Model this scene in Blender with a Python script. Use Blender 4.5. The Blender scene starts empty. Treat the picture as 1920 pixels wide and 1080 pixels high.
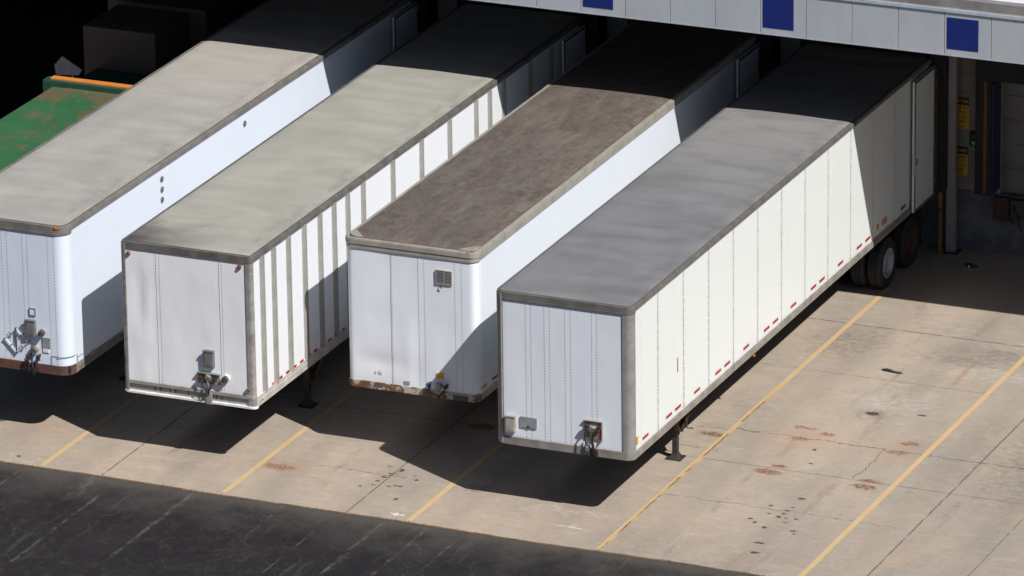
import bpy, math, random
from mathutils import Vector, noise, Matrix
R = math.radians
random.seed(7)
S = bpy.context.scene
COL = S.collection

# ------------------------------------------------------------------ camera, sky, sun, exposure
cam_d = bpy.data.cameras.new('camera'); cam = bpy.data.objects.new('camera', cam_d); COL.objects.link(cam)
YAW, PITCH, ROLL, F = R(-23.772920), R(-19.687313), R(-0.784883), 12213.48
fw = Vector((math.sin(YAW)*math.cos(PITCH), math.cos(YAW)*math.cos(PITCH), math.sin(PITCH)))
rt = Vector((math.cos(YAW), -math.sin(YAW), 0)); up = rt.cross(fw)
r2 = rt*math.cos(ROLL)+up*math.sin(ROLL); u2 = -rt*math.sin(ROLL)+up*math.cos(ROLL)
M = Matrix((r2, u2, -fw)).transposed().to_4x4(); M.translation = Vector((41.0305, -98.3071, 42.5466))
cam.matrix_world = M
cam_d.sensor_width = 36; cam_d.lens = F/1920*36; cam_d.clip_end = 5000; cam_d.clip_start = 1
S.camera = cam

SUN_KX, SUN_KY = 0.775, 0.409                      # shadow offset per metre of height: towards -x and +y
sun_dir = Vector((SUN_KX, -SUN_KY, 1)).normalized()  # towards the sun
elev = math.asin(sun_dir.z)
w = bpy.data.worlds.new('World'); S.world = w; w.use_nodes = True
nt = w.node_tree; bg = nt.nodes['Background']
sky = nt.nodes.new('ShaderNodeTexSky'); sky.sky_type = 'NISHITA'; sky.sun_disc = False
sky.sun_elevation = elev; sky.sun_rotation = math.atan2(sun_dir.x, sun_dir.y)
sky.altitude = 500; sky.air_density = 0.5; sky.dust_density = 1.5; sky.ozone_density = 0.5
nt.links.new(sky.outputs[0], bg.inputs[0]); bg.inputs[1].default_value = 0.055
sl = bpy.data.lights.new('sun', 'SUN'); sl.energy = 5.0; sl.angle = R(0.5); sl.color = (1.0, 0.965, 0.92)
so = bpy.data.objects.new('sun', sl); COL.objects.link(so)
so.rotation_euler = (-sun_dir).to_track_quat('-Z', 'Y').to_euler(); so.location = (40, -30, 60)
S.view_settings.view_transform = 'Standard'; S.view_settings.look = 'None'
S.view_settings.exposure = 0.25; S.view_settings.gamma = 1

# ------------------------------------------------------------------ helpers
def srgb(r, g, b):
    f = lambda c: (c/255/12.92) if c/255 <= .04045 else ((c/255+.055)/1.055)**2.4
    return (f(r), f(g), f(b), 1)

class NT:
    """small wrapper to write shader node trees as expressions"""
    def __init__(s, name):
        s.m = bpy.data.materials.new(name); s.m.use_nodes = True; s.t = s.m.node_tree
        s.b = s.t.nodes['Principled BSDF']
    def n(s, typ, **k):
        o = s.t.nodes.new(typ)
        for a, v in k.items(): setattr(o, a, v)
        return o
    def put(s, sock, v):
        if hasattr(v, 'is_output') or isinstance(v, bpy.types.NodeSocket): s.t.links.new(v, sock)
        else:
            if isinstance(v, tuple) and len(v) == 3 and len(sock.default_value) == 4: v = v+(1,)
            sock.default_value = v
    def math(s, op, a, b=None, c=None, clamp=False):
        o = s.n('ShaderNodeMath', operation=op, use_clamp=clamp)
        for i, v in enumerate((a, b, c)):
            if v is not None: s.put(o.inputs[i], v)
        return o.outputs[0]
    def vm(s, op, a, b=None):
        o = s.n('ShaderNodeVectorMath', operation=op); s.put(o.inputs[0], a)
        if b is not None: s.put(o.inputs[1], b)
        return o.outputs['Value'] if op in ('LENGTH', 'DOT_PRODUCT') else o.outputs[0]
    def noise(s, vec, scale, detail=4, rough=.55, dist=0, col=False):
        o = s.n('ShaderNodeTexNoise'); s.put(o.inputs['Vector'], vec)
        o.inputs['Scale'].default_value = scale; o.inputs['Detail'].default_value = detail
        o.inputs['Roughness'].default_value = rough; o.inputs['Distortion'].default_value = dist
        return o.outputs['Color' if col else 'Fac']
    def ramp(s, v, a, b, c=0., d=1.):
        o = s.n('ShaderNodeMapRange', interpolation_type='SMOOTHSTEP'); s.put(o.inputs[0], v)
        for i, q in enumerate((a, b, c, d)): s.put(o.inputs[i+1], q)
        return o.outputs[0]
    def mix(s, f, a, b, mode='MIX'):
        o = s.n('ShaderNodeMix', data_type='RGBA', blend_type=mode); s.put(o.inputs[0], f)
        s.put(o.inputs[6], a); s.put(o.inputs[7], b); return o.outputs[2]
    def scale(s, vec, v):
        return s.vm('MULTIPLY', vec, v)
    def pos(s): return s.n('ShaderNodeNewGeometry').outputs['Position']
    def obj(s): return s.n('ShaderNodeTexCoord').outputs['Object']
    def xyz(s, v):
        o = s.n('ShaderNodeSeparateXYZ'); s.put(o.inputs[0], v); return o.outputs
    def bump(s, h, strength=.3, dist=.01):
        o = s.n('ShaderNodeBump'); o.inputs['Strength'].default_value = strength
        o.inputs['Distance'].default_value = dist; s.put(o.inputs['Height'], h)
        s.t.links.new(o.outputs[0], s.b.inputs['Normal'])
    def out(s, col, rough=.5, metal=0., spec=.5):
        s.put(s.b.inputs['Base Color'], col); s.put(s.b.inputs['Roughness'], rough)
        s.b.inputs['Metallic'].default_value = metal
        s.b.inputs['Specular IOR Level'].default_value = spec
        return s.m

def simple(name, c, c2=None, scale=6, rough=.5, metal=0., lo=.35, hi=.7, bump=0., stretch=(1, 1, 1), spec=.5):
    t = NT(name); v = t.scale(t.obj(), stretch)
    n = t.noise(v, scale, 5, .6)
    col = t.mix(t.ramp(n, lo, hi), c, c2 if c2 else tuple(x*.8 for x in c[:3])+(1,))
    if bump: t.bump(t.noise(v, scale*4, 4), bump, .005)
    return t.out(col, rough, metal, spec)

class MB:
    """collects shapes and links them as one mesh object"""
    def __init__(s): s.v = []; s.f = []; s.mi = []; s.sm = []
    def add(s, vs, fs, mi=0, smooth=False):
        o = len(s.v); s.v += [tuple(p) for p in vs]
        for f in fs: s.f.append(tuple(o+i for i in f)); s.mi.append(mi); s.sm.append(smooth)
        return s
    def box(s, x0, x1, y0, y1, z0, z1, mi=0):
        return s.add([(x, y, z) for x in (x0, x1) for y in (y0, y1) for z in (z0, z1)],
                     [(0, 1, 3, 2), (4, 6, 7, 5), (0, 4, 5, 1), (2, 3, 7, 6), (0, 2, 6, 4), (1, 5, 7, 3)], mi)
    def obox(s, c, ax, ay, az, mi=0):
        c, ax, ay, az = map(Vector, (c, ax, ay, az))
        return s.add([c+ax*i+ay*j+az*k for i in (-1, 1) for j in (-1, 1) for k in (-1, 1)],
                     [(0, 1, 3, 2), (4, 6, 7, 5), (0, 4, 5, 1), (2, 3, 7, 6), (0, 2, 6, 4), (1, 5, 7, 3)], mi)
    def bar(s, a, b, w, h, mi=0, upv=(0, 0, 1)):
        a, b = Vector(a), Vector(b); d = (b-a); l = d.length; d.normalize(); u = Vector(upv)
        sd = d.cross(u)
        if sd.length < 1e-4: sd = d.cross(Vector((1, 0, 0)))
        sd.normalize(); u = sd.cross(d)
        return s.obox((a+b)/2, d*l/2, sd*w/2, u*h/2, mi)
    def cyl(s, a, b, r, r2=None, n=16, mi=0, cap=True):
        a, b = Vector(a), Vector(b); d = (b-a).normalized(); r2 = r if r2 is None else r2
        u = d.orthogonal().normalized(); v = d.cross(u)
        ring = lambda c, q: [c+(u*math.cos(2*math.pi*i/n)+v*math.sin(2*math.pi*i/n))*q for i in range(n)]
        vs = ring(a, r)+ring(b, r2)
        s.add(vs, [(i, (i+1) % n, n+(i+1) % n, n+i) for i in range(n)], mi, True)
        if cap:
            s.add(ring(a, r), [tuple(range(n))[::-1]], mi); s.add(ring(b, r2), [tuple(range(n))], mi)
        return s
    def tube(s, pts, r, n=7, mi=0):
        pts = [Vector(p) for p in pts]; vs = []; fs = []
        for i, p in enumerate(pts):
            d = (pts[min(i+1, len(pts)-1)]-pts[max(i-1, 0)]).normalized()
            u = d.cross(Vector((.13, .97, .2))).normalized(); v = d.cross(u)
            vs += [p+(u*math.cos(2*math.pi*k/n)+v*math.sin(2*math.pi*k/n))*r for k in range(n)]
        for i in range(len(pts)-1):
            for k in range(n): fs.append((i*n+k, i*n+(k+1) % n, (i+1)*n+(k+1) % n, (i+1)*n+k))
        fs += [tuple(range(n))[::-1], tuple((len(pts)-1)*n+k for k in range(n))]
        return s.add(vs, fs, mi, True)
    def lathe_x(s, prof, cy, cz, n=36, mi=0):
        """profile of (x, radius) turned round the x axis"""
        vs = []; fs = []; m = len(prof)
        for i in range(n):
            a = 2*math.pi*i/n
            vs += [(x, cy+r*math.cos(a), cz+r*math.sin(a)) for x, r in prof]
        for i in range(n):
            j = (i+1) % n
            for k in range(m-1): fs.append((i*m+k, j*m+k, j*m+k+1, i*m+k+1))
        return s.add(vs, fs, mi, True)
    def rivet(s, p, nrm, r=.009, h=.006, mi=1):
        p = Vector(p); nrm = Vector(nrm); u = nrm.orthogonal().normalized(); v = nrm.cross(u)
        vs = [p+(u*math.cos(a)+v*math.sin(a))*r for a in (0, 1.2566, 2.5133, 3.7699, 5.0265)]
        vs += [p+nrm*h+(u*math.cos(a)+v*math.sin(a))*r*.5 for a in (0, 1.2566, 2.5133, 3.7699, 5.0265)]
        return s.add(vs, [(i, (i+1) % 5, 5+(i+1) % 5, 5+i) for i in range(5)]+[(5, 6, 7, 8, 9)], mi)
    def build(s, name, mats, parent=None, off=(0, 0, 0), bevel=0., solid=0., kind=None, label=None):
        me = bpy.data.meshes.new(name)
        me.from_pydata([(x-off[0], y-off[1], z-off[2]) for x, y, z in s.v], [], s.f)
        for p, mi, sm in zip(me.polygons, s.mi, s.sm): p.material_index = mi; p.use_smooth = sm
        for m in (mats if isinstance(mats, (list, tuple)) else [mats]): me.materials.append(m)
        me.update()
        o = bpy.data.objects.new(name, me); COL.objects.link(o)
        if parent: o.parent = parent
        if solid:
            md = o.modifiers.new('s', 'SOLIDIFY'); md.thickness = solid; md.offset = -1
            md = o.modifiers.new('e', 'EDGE_SPLIT'); md.split_angle = R(40)
        if bevel:
            md = o.modifiers.new('b', 'BEVEL'); md.width = bevel; md.segments = 2; md.limit_method = 'ANGLE'; md.angle_limit = R(50)
        if kind: o['kind'] = kind
        if label: o['label'] = label
        return o

def thing(name, label, cat, loc=(0, 0, 0), rz=0., group=None):
    o = bpy.data.objects.new(name, None); COL.objects.link(o); o.location = loc; o.rotation_euler = (0, 0, rz)
    o.empty_display_size = .3
    o['label'] = label; o['category'] = cat
    if group: o['group'] = group
    return o
def tag(o, label, cat, group=None):
    o['label'] = label; o['category'] = cat
    if group: o['group'] = group
    return o

# ------------------------------------------------------------------ materials
def concrete_mat():
    t = NT('concrete'); P = t.pos(); x, y, z = t.xyz(P)
    flat = t.scale(P, (1, 1, 0))
    n1 = t.noise(t.scale(P, (1.0, .55, 0)), .55, 6, .6)
    n2 = t.noise(t.scale(P, (.8, 2.4, 0)), 1.6, 8, .68)
    n3 = t.noise(flat, 38, 3, .7)
    warm, grey, pale = (.362, .297, .236), (.262, .228, .194), (.43, .37, .31)
    c = t.mix(t.ramp(n1, .3, .72), warm, grey)
    c = t.mix(t.math('MULTIPLY', t.ramp(n2, .5, .78), .65), c, pale)
    c = t.mix(t.math('MULTIPLY', t.ramp(n2, .46, .26), .5), c, (.20, .165, .135))
    # warmer to the left and near the asphalt, greyer and dirtier towards the right-hand bays
    c = t.mix(t.math('MULTIPLY', t.ramp(x, -2, 7), t.ramp(n1, .2, .6, .15, .5)), c, (.25, .226, .20))
    # tyre paths running up into each bay (paving worn darker in bands)
    wob = t.noise(t.scale(P, (1, .12, 0)), 1.3, 3)
    m = t.math('PINGPONG', t.math('ADD', t.math('SUBTRACT', x, -.104), t.math('MULTIPLY', wob, .5)), 1.82)
    band = t.math('MULTIPLY', t.ramp(t.math('ABSOLUTE', t.math('SUBTRACT', m, .95)), .42, .05), t.ramp(n2, .3, .62, .1, .55))
    c = t.mix(t.math('MULTIPLY', band, .55), c, (.185, .155, .128))
    # hand-sized mottling
    n4 = t.noise(t.scale(P, (1, 1.5, 0)), 5.5, 6, .78)
    c = t.mix(t.math('MULTIPLY', t.ramp(n4, .52, .70), .38), c, (.46, .39, .325))
    c = t.mix(t.math('MULTIPLY', t.ramp(n4, .48, .30), .42), c, (.19, .165, .14))
    n5 = t.noise(t.scale(P, (1, .8, 0)), 1.1, 6, .7, .8)
    c = t.mix(t.math('MULTIPLY', t.ramp(n5, .55, .68), .35), c, (.40, .285, .20))
    sk = t.noise(t.scale(P, (1, .06, 0)), 9, 5, .7)
    c = t.mix(t.math('MULTIPLY', t.math('MULTIPLY', t.ramp(sk, .56, .72), t.ramp(n1, .4, .6)), .35), c, (.16, .14, .12))
    for k_, (tx, cv) in enumerate([(1.05, .010), (2.75, -.012), (4.95, .016), (-5.9, .006), (-9.0, -.01)]):
        cx_ = t.math('ADD', t.math('MULTIPLY', t.math('MULTIPLY', y, y), cv), tx)
        d_ = t.math('ABSOLUTE', t.math('SUBTRACT', t.math('ADD', x, t.math('MULTIPLY', wob, .12)), cx_))
        c = t.mix(t.math('MULTIPLY', t.math('MULTIPLY', t.ramp(d_, .16, .08), t.ramp(t.noise(t.scale(P, (1, .15, 0)), 4, 5, .7), .46, .66)), .38), c, (.13, .112, .095))
    # fine aggregate
    c = t.mix(t.math('MULTIPLY', t.ramp(n3, .52, .72), .28), c, (.42, .37, .31))
    c = t.mix(t.math('MULTIPLY', t.ramp(n3, .45, .3), .28), c, (.12, .10, .085))
    c = t.mix(t.math('MULTIPLY', t.ramp(t.noise(flat, 9, 6, .75), .60, .72), .25), c, (.16, .135, .115))
    # pale spilled patches
    dst = t.vm('SUBTRACT', t.noise(flat, 2.2, 5, .65, col=True), (.5, .5, .5))
    dst2 = t.vm('SUBTRACT', t.noise(flat, 9, 4, .6, col=True), (.5, .5, .5))
    W1 = t.vm('ADD', flat, t.scale(dst, (.9, .9, 0))); W2 = t.vm('ADD', flat, t.scale(dst2, (.28, .28, 0)))
    dst3 = t.vm('SUBTRACT', t.noise(flat, 24, 3, .6, col=True), (.5, .5, .5))
    W3 = t.vm('ADD', flat, t.vm('ADD', t.scale(dst2, (.06, .06, 0)), t.scale(dst3, (.13, .13, 0))))
    def blob(Wv, cx, cy, rx, ry, e0=1.0, e1=.45):
        d = t.scale(t.vm('SUBTRACT', Wv, (cx, cy, 0)), (1/rx, 1/ry, 0))
        return t.ramp(t.vm('LENGTH', d), e0, e1)
    def mx(lst):
        r = lst[0]
        for q in lst[1:]: r = t.math('MAXIMUM', r, q)
        return r
    pale_m = mx([blob(W1, 2.1, 7.3, 1.0, .75, 1.1, .2), blob(W1, 2.6, 7.9, .35, .3, 1.1, .2), blob(W1, -1.2, .2, 1.4, .2, 1.2, .1), blob(W1, 3.6, 9.3, 1.5, .5, 1.2, .1)])
    c = t.mix(t.math('MULTIPLY', pale_m, t.ramp(n4, .38, .62, .05, .5)), c, (.43, .395, .355))
    dk = mx([blob(W1, 2.0, 6.7, .55, .4, 1.1, .1), blob(W1, .2, 10.2, 1.0, 1.2, 1.2, .1), blob(W1, 3.3, 10.4, 1.6, .5, 1.2, .1), blob(W1, 5.9, 5.4, 1.6, 3, 1.2, .1),
             blob(W1, -3.2, .5, .5, .25, 1.1, .1), blob(W1, 2.6, 9.9, 1.2, .35, 1.2, .1)])
    c = t.mix(t.math('MULTIPLY', dk, t.ramp(n4, .62, .4, .1, .7)), c, (.16, .138, .118))
    # rust marks left by landing-gear feet
    rm = mx([blob(W2, q[0], q[1], q[2]*1.2, q[3]*1.2) for q in [(1.28, 3.22, .28, .13), (1.36, 3.55, .17, .08), (3.14, 3.16, .26, .14), (3.12, 3.46, .22, .09), (1.12, 5.52, .26, .08), (1.2, 4.98, .2, .1),
                                    (1.58, 5.37, .18, .07), (3.16, 5.46, .22, .1), (3.1, 4.95, .24, .1), (-7.0, .2, .35, .16), (-9.0, 2.7, .3, .2), (-4.4, 3.4, .3, .2), (-.35, 4.6, .3, .1)]])
    rfade = t.ramp(t.noise(flat, 16, 5, .75), .38, .56, .1, 1)
    c = t.mix(mx([blob(W2, -4.05, -1.12, .17, .07), blob(W2, -.9, -.55, .5, .02, 1.3, .2)]), c, (.55, .53, .50))
    c = t.mix(t.math('MULTIPLY', rm, t.math('MULTIPLY', rfade, .97)), c, (.15, .058, .022))
    rs = t.math('MULTIPLY', t.ramp(t.math('ABSOLUTE', t.math('SUBTRACT', t.math('ADD', x, t.math('MULTIPLY', n2, .3)), 3.0)), .07, .0),
                t.math('MULTIPLY', t.ramp(y, 8.3, 8.9), t.ramp(y, 10.6, 9.8)))
    c = t.mix(t.math('MULTIPLY', rs, .5), c, (.26, .13, .065))
    halo = mx([blob(W1, 1.3, 4.9, 1.0, .9, 1.2, .1), blob(W1, 3.1, 5.0, .7, .8, 1.2, .1), blob(W1, -11.6, .4, .9, .5, 1.2, .1), blob(W1, -6.9, .3, .9, .5, 1.2, .1)])
    c = t.mix(t.math('MULTIPLY', halo, .28), c, (.33, .205, .125))
    # oil and tar spots
    sp = [(1.99, 6.66, .16, .1), (2.32, 2.21, .09, .05), (2.39, -.02, .11, .05), (2.48, -.46, .09, .06), (1.66, 4.54, .05, .05), (1.85, 3.88, .05, .04), (2.86, 6.9, .1, .05),
          (-11.62, -1.06, .05, .05), (-4.57, .14, .08, .04), (-4.86, .85, .05, .1)]
    rr = random.Random(3)
    for k in range(15): sp.append((2.3+rr.gauss(0, .26), 1.35+rr.gauss(0, .32), rr.uniform(.03, .07), rr.uniform(.02, .05)))
    for k in range(13): sp.append((-5.0+rr.gauss(0, .3), .3+rr.gauss(0, .4), rr.uniform(.03, .065), rr.uniform(.02, .05)))
    om = mx([blob(W3, *q, 1.0, .7) for q in sp])
    c = t.mix(t.math('MULTIPLY', om, .9), c, (.035, .03, .03))
    vor = t.n('ShaderNodeTexVoronoi'); t.put(vor.inputs['Vector'], W3); vor.inputs['Scale'].default_value = 3.1
    tiny = t.math('MULTIPLY', t.ramp(vor.outputs['Distance'], .055, .03), t.ramp(t.noise(flat, 1.1, 2), .5, .62))
    c = t.mix(t.math('MULTIPLY', tiny, .7), c, (.05, .045, .04))
    # saw-cut joints and wandering cracks
    wj = t.math('MULTIPLY', t.math('SUBTRACT', t.noise(flat, 5, 4, .7), .5), .05)
    wc = t.math('MULTIPLY', t.math('SUBTRACT', t.noise(flat, 1.6, 7, .72), .5), .42)
    gate = t.ramp(t.noise(flat, 3.0, 4), .36, .5, .25, 1)
    def line(v, p0, wob, wd, rng=None, other=None):
        wd = wd*1.25
        d = t.math('ABSOLUTE', t.math('SUBTRACT', t.math('ADD', v, wob), p0))
        r = t.ramp(d, wd, wd*.35)
        if rng: r = t.math('MULTIPLY', r, t.math('MULTIPLY', t.ramp(other, rng[0], rng[0]+.05), t.ramp(other, rng[1], rng[1]-.05)))
        return r
    js = [line(x, q, wj, .017) for q in (-9.79, -4.94, 4.67)]+[line(x, -.08, wj, .012, (-1.4, 6.3), y), line(x, 6.28, wj, .011)]
    js += [line(y, 3.42, wj, .013), line(y, 11.03, wj, .022), line(y, 8.40, wj, .009, (-1.0, 3.8), x)]
    cs = [line(y, 5.03, wc, .014, (-.1, 9), x), line(y, 1.55, wc, .010, (-.2, 4.4), x), line(x, 2.83, wc, .012, (3.4, 5.1), y), line(y, 3.9, wc, .011, (-.9, .1), x),
          line(y, 4.9, wc, .016, (-.9, .0), x), line(y, .55, wc, .011, (-6.4, -4.6), x)]
    c = t.mix(t.math('MULTIPLY', mx(js), t.math('MULTIPLY', gate, .8)), c, (.06, .05, .042))
    c = t.mix(t.math('MULTIPLY', mx(cs), t.math('MULTIPLY', gate, .85)), c, (.045, .038, .033))
    t.bump(t.math('ADD', n3, t.math('MULTIPLY', n2, 2.0)), .25, .006)
    return t.out(c, .85, 0, .25)

def asphalt_mat():
    t = NT('asphalt'); P = t.pos(); x, y, z = t.xyz(P); flat = t.scale(P, (1, 1, 0))
    n1 = t.noise(flat, .9, 6, .65); n2 = t.noise(flat, 55, 3, .8)
    nf = t.noise(flat, 140, 2, .8)
    c = t.mix(t.ramp(n1, .3, .7), (.0105, .0096, .0122), (.0175, .0163, .0185))
    n8 = t.noise(t.scale(P, (1, .8, 0)), 3.2, 7, .8)
    c = t.mix(t.math('MULTIPLY', t.ramp(n8, .52, .70), .5), c, (.036, .034, .035))
    near = t.math('MULTIPLY', t.ramp(t.math('ADD', y, t.math('MULTIPLY', n1, 1.9)), -2.2, -.3), t.ramp(n1, .25, .6, .5, 1))
    c = t.mix(t.math('MULTIPLY', t.math('MULTIPLY', t.ramp(t.math('ADD', y, t.math('MULTIPLY', n8, .5)), -1.62, -1.2), t.ramp(n2, .4, .6, .2, 1)), .6), c, (.11, .095, .075))
    c = t.mix(t.math('MULTIPLY', near, .6), c, (.075, .070, .063))
    # scuffed streaks along the driving direction
    st = t.noise(t.scale(P, (1, .07, 0)), 5.0, 6, .72)
    c = t.mix(t.math('MULTIPLY', t.ramp(st, .56, .74), t.ramp(n2, .40, .62, .1, .6)), c, (.12, .115, .11))
    wj = t.math('MULTIPLY', t.math('SUBTRACT', t.noise(flat, 4, 6, .75), .5), .13)
    def line(p0, wd, r0, r1):
        d = t.math('ABSOLUTE', t.math('SUBTRACT', t.math('ADD', x, wj), p0))
        return t.math('MULTIPLY', t.ramp(d, wd*1.1, wd*.0), t.math('MULTIPLY', t.ramp(y, r0, r0+.9), t.ramp(y, r1+.3, r1)))
    L = [line(-7.88, .07, -5.2, -1.5), line(-6.11, .035, -3.2, -1.6), line(-4.14, .06, -5.0, -1.6), line(-9.85, .16, -2.9, -1.5), line(-9.4, .05, -6.5, -2.4), line(-2.6, .03, -4, -2), line(-11.3, .03, -4, -1.5), line(-5.1, .03, -5, -2.5), line(-3.3, .04, -5, -1.6)]
    r = L[0]
    for q in L[1:]: r = t.math('MAXIMUM', r, q)
    n6 = t.noise(t.scale(P, (1, .35, 0)), 7, 6, .8)
    c = t.mix(t.math('MULTIPLY', t.math('MULTIPLY', r, t.ramp(n6, .44, .60)), t.math('MULTIPLY', t.ramp(n2, .42, .56, .05, 1), t.ramp(nf, .4, .58, .15, 1))), c, (.20, .19, .18))
    c = t.mix(t.math('MULTIPLY', t.ramp(t.noise(flat, 90, 2, .9), .60, .68), t.ramp(n8, .35, .6, .15, .7)), c, (.12, .115, .11))
    c = t.mix(t.math('MULTIPLY', t.ramp(n6, .56, .74), t.ramp(n2, .4, .6, .05, .4)), c, (.10, .095, .09))
    wd = t.n('ShaderNodeTexNoise'); t.put(wd.inputs['Vector'], flat)
    crv = t.ramp(t.math('ABSOLUTE', t.math('SUBTRACT', t.noise(flat, 1.3, 5, .6, .6), .5)), .012, .0)
    c = t.mix(t.math('MULTIPLY', crv, t.ramp(n2, .45, .65, .05, .45)), c, (.12, .115, .105))
    c = t.mix(t.math('MULTIPLY', t.ramp(nf, .58, .72), .55), c, (.15, .145, .14))
    vor = t.n('ShaderNodeTexVoronoi'); t.put(vor.inputs['Vector'], flat); vor.inputs['Scale'].default_value = 4.5
    c = t.mix(t.math('MULTIPLY', t.ramp(vor.outputs['Distance'], .06, .03), t.ramp(n1, .5, .6)), c, (.24, .235, .22))
    t.bump(n2, .5, .01)
    return t.out(c, .9, 0, .12)

def paint_line_mat():
    t = NT('yellow_line_paint'); P = t.pos(); flat = t.scale(P, (1, 1, 0)); x, y, z = t.xyz(P)
    n = t.noise(flat, 14, 6, .75); n1 = t.noise(flat, 1.2, 4)
    c = t.mix(t.ramp(n1, .3, .7), (.47, .325, .15), (.48, .345, .19))
    c = t.mix(t.math('MULTIPLY', t.ramp(n, .50, .66), .75), c, (.38, .31, .24))
    # the line right of the near trailer runs over a cracked joint
    wj = t.math('MULTIPLY', t.math('SUBTRACT', t.noise(flat, 7, 5, .7), .5), .05)
    d = t.ramp(t.math('ABSOLUTE', t.math('SUBTRACT', t.math('ADD', x, wj), -.08)), .028, .008)
    c = t.mix(t.math('MULTIPLY', d, t.math('MULTIPLY', t.ramp(y, 7.4, 6.4), t.ramp(t.noise(flat, 1.7, 3), .40, .52, .12, .85))), c, (.12, .085, .05))
    return t.out(c, .8, 0, .2)

def wall_mat(name, c, dirt=(.35, .33, .30), amount=.3, metal=0., rough=.38, streak=.35):
    """painted trailer sheet: faint vertical streaks, dirt rising from the bottom"""
    t = NT(name); P = t.obj(); x, y, z = t.xyz(P)
    s = t.noise(t.scale(P, (1, 1, .08)), 5, 5, .65); g = t.noise(P, 1.6, 5, .6)
    col = t.mix(t.math('MULTIPLY', t.ramp(s, .48, .75), streak*.4), c, tuple(q*.86 for q in c))
    low = t.math('MULTIPLY', t.ramp(t.math('ADD', z, t.math('MULTIPLY', s, .5)), 1.95, 1.35), t.ramp(g, .35, .7, .15, 1))
    col = t.mix(t.math('MULTIPLY', low, amount), col, dirt)
    sp = t.noise(P, 30, 3, .7)
    col = t.mix(t.math('MULTIPLY', t.ramp(sp, .68, .76), amount*.6), col, tuple(q*.5 for q in dirt))
    t.bump(t.noise(t.scale(P, (1, 1, .5)), 3.0, 3, .5), .16, .03)
    return t.out(col, rough, metal, .4)

def rail_mat(name, c, c2, metal=.5, rough=.45, sc=4):
    t = NT(name); P = t.obj()
    n = t.noise(P, sc, 6, .7); f = t.noise(P, 40, 3, .7)
    col = t.mix(t.ramp(n, .35, .68), c, c2)
    col = t.mix(t.math('MULTIPLY', t.ramp(f, .58, .75), .35), col, tuple(q*.35 for q in c))
    t.bump(f, .15, .004)
    return t.out(col, rough, metal)

def rust_rail_mat(name, base, rust, amt=.5, sc=5):
    t = NT(name); P = t.obj(); x, y, z = t.xyz(P)
    n = t.noise(P, sc, 8, .75); m = t.noise(P, sc*.35, 3)
    f = t.ramp(t.math('ADD', n, t.math('MULTIPLY', t.math('SUBTRACT', m, .5), .7)), .62-amt*.3, .70-amt*.25)
    col = t.mix(f, base, rust)
    col = t.mix(t.math('MULTIPLY', t.ramp(t.noise(P, 24, 4, .7), .5, .7), .6), col, tuple(q*.4 for q in rust))
    t.bump(n, .4, .01)
    return t.out(col, .8, 0, .3)

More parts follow.
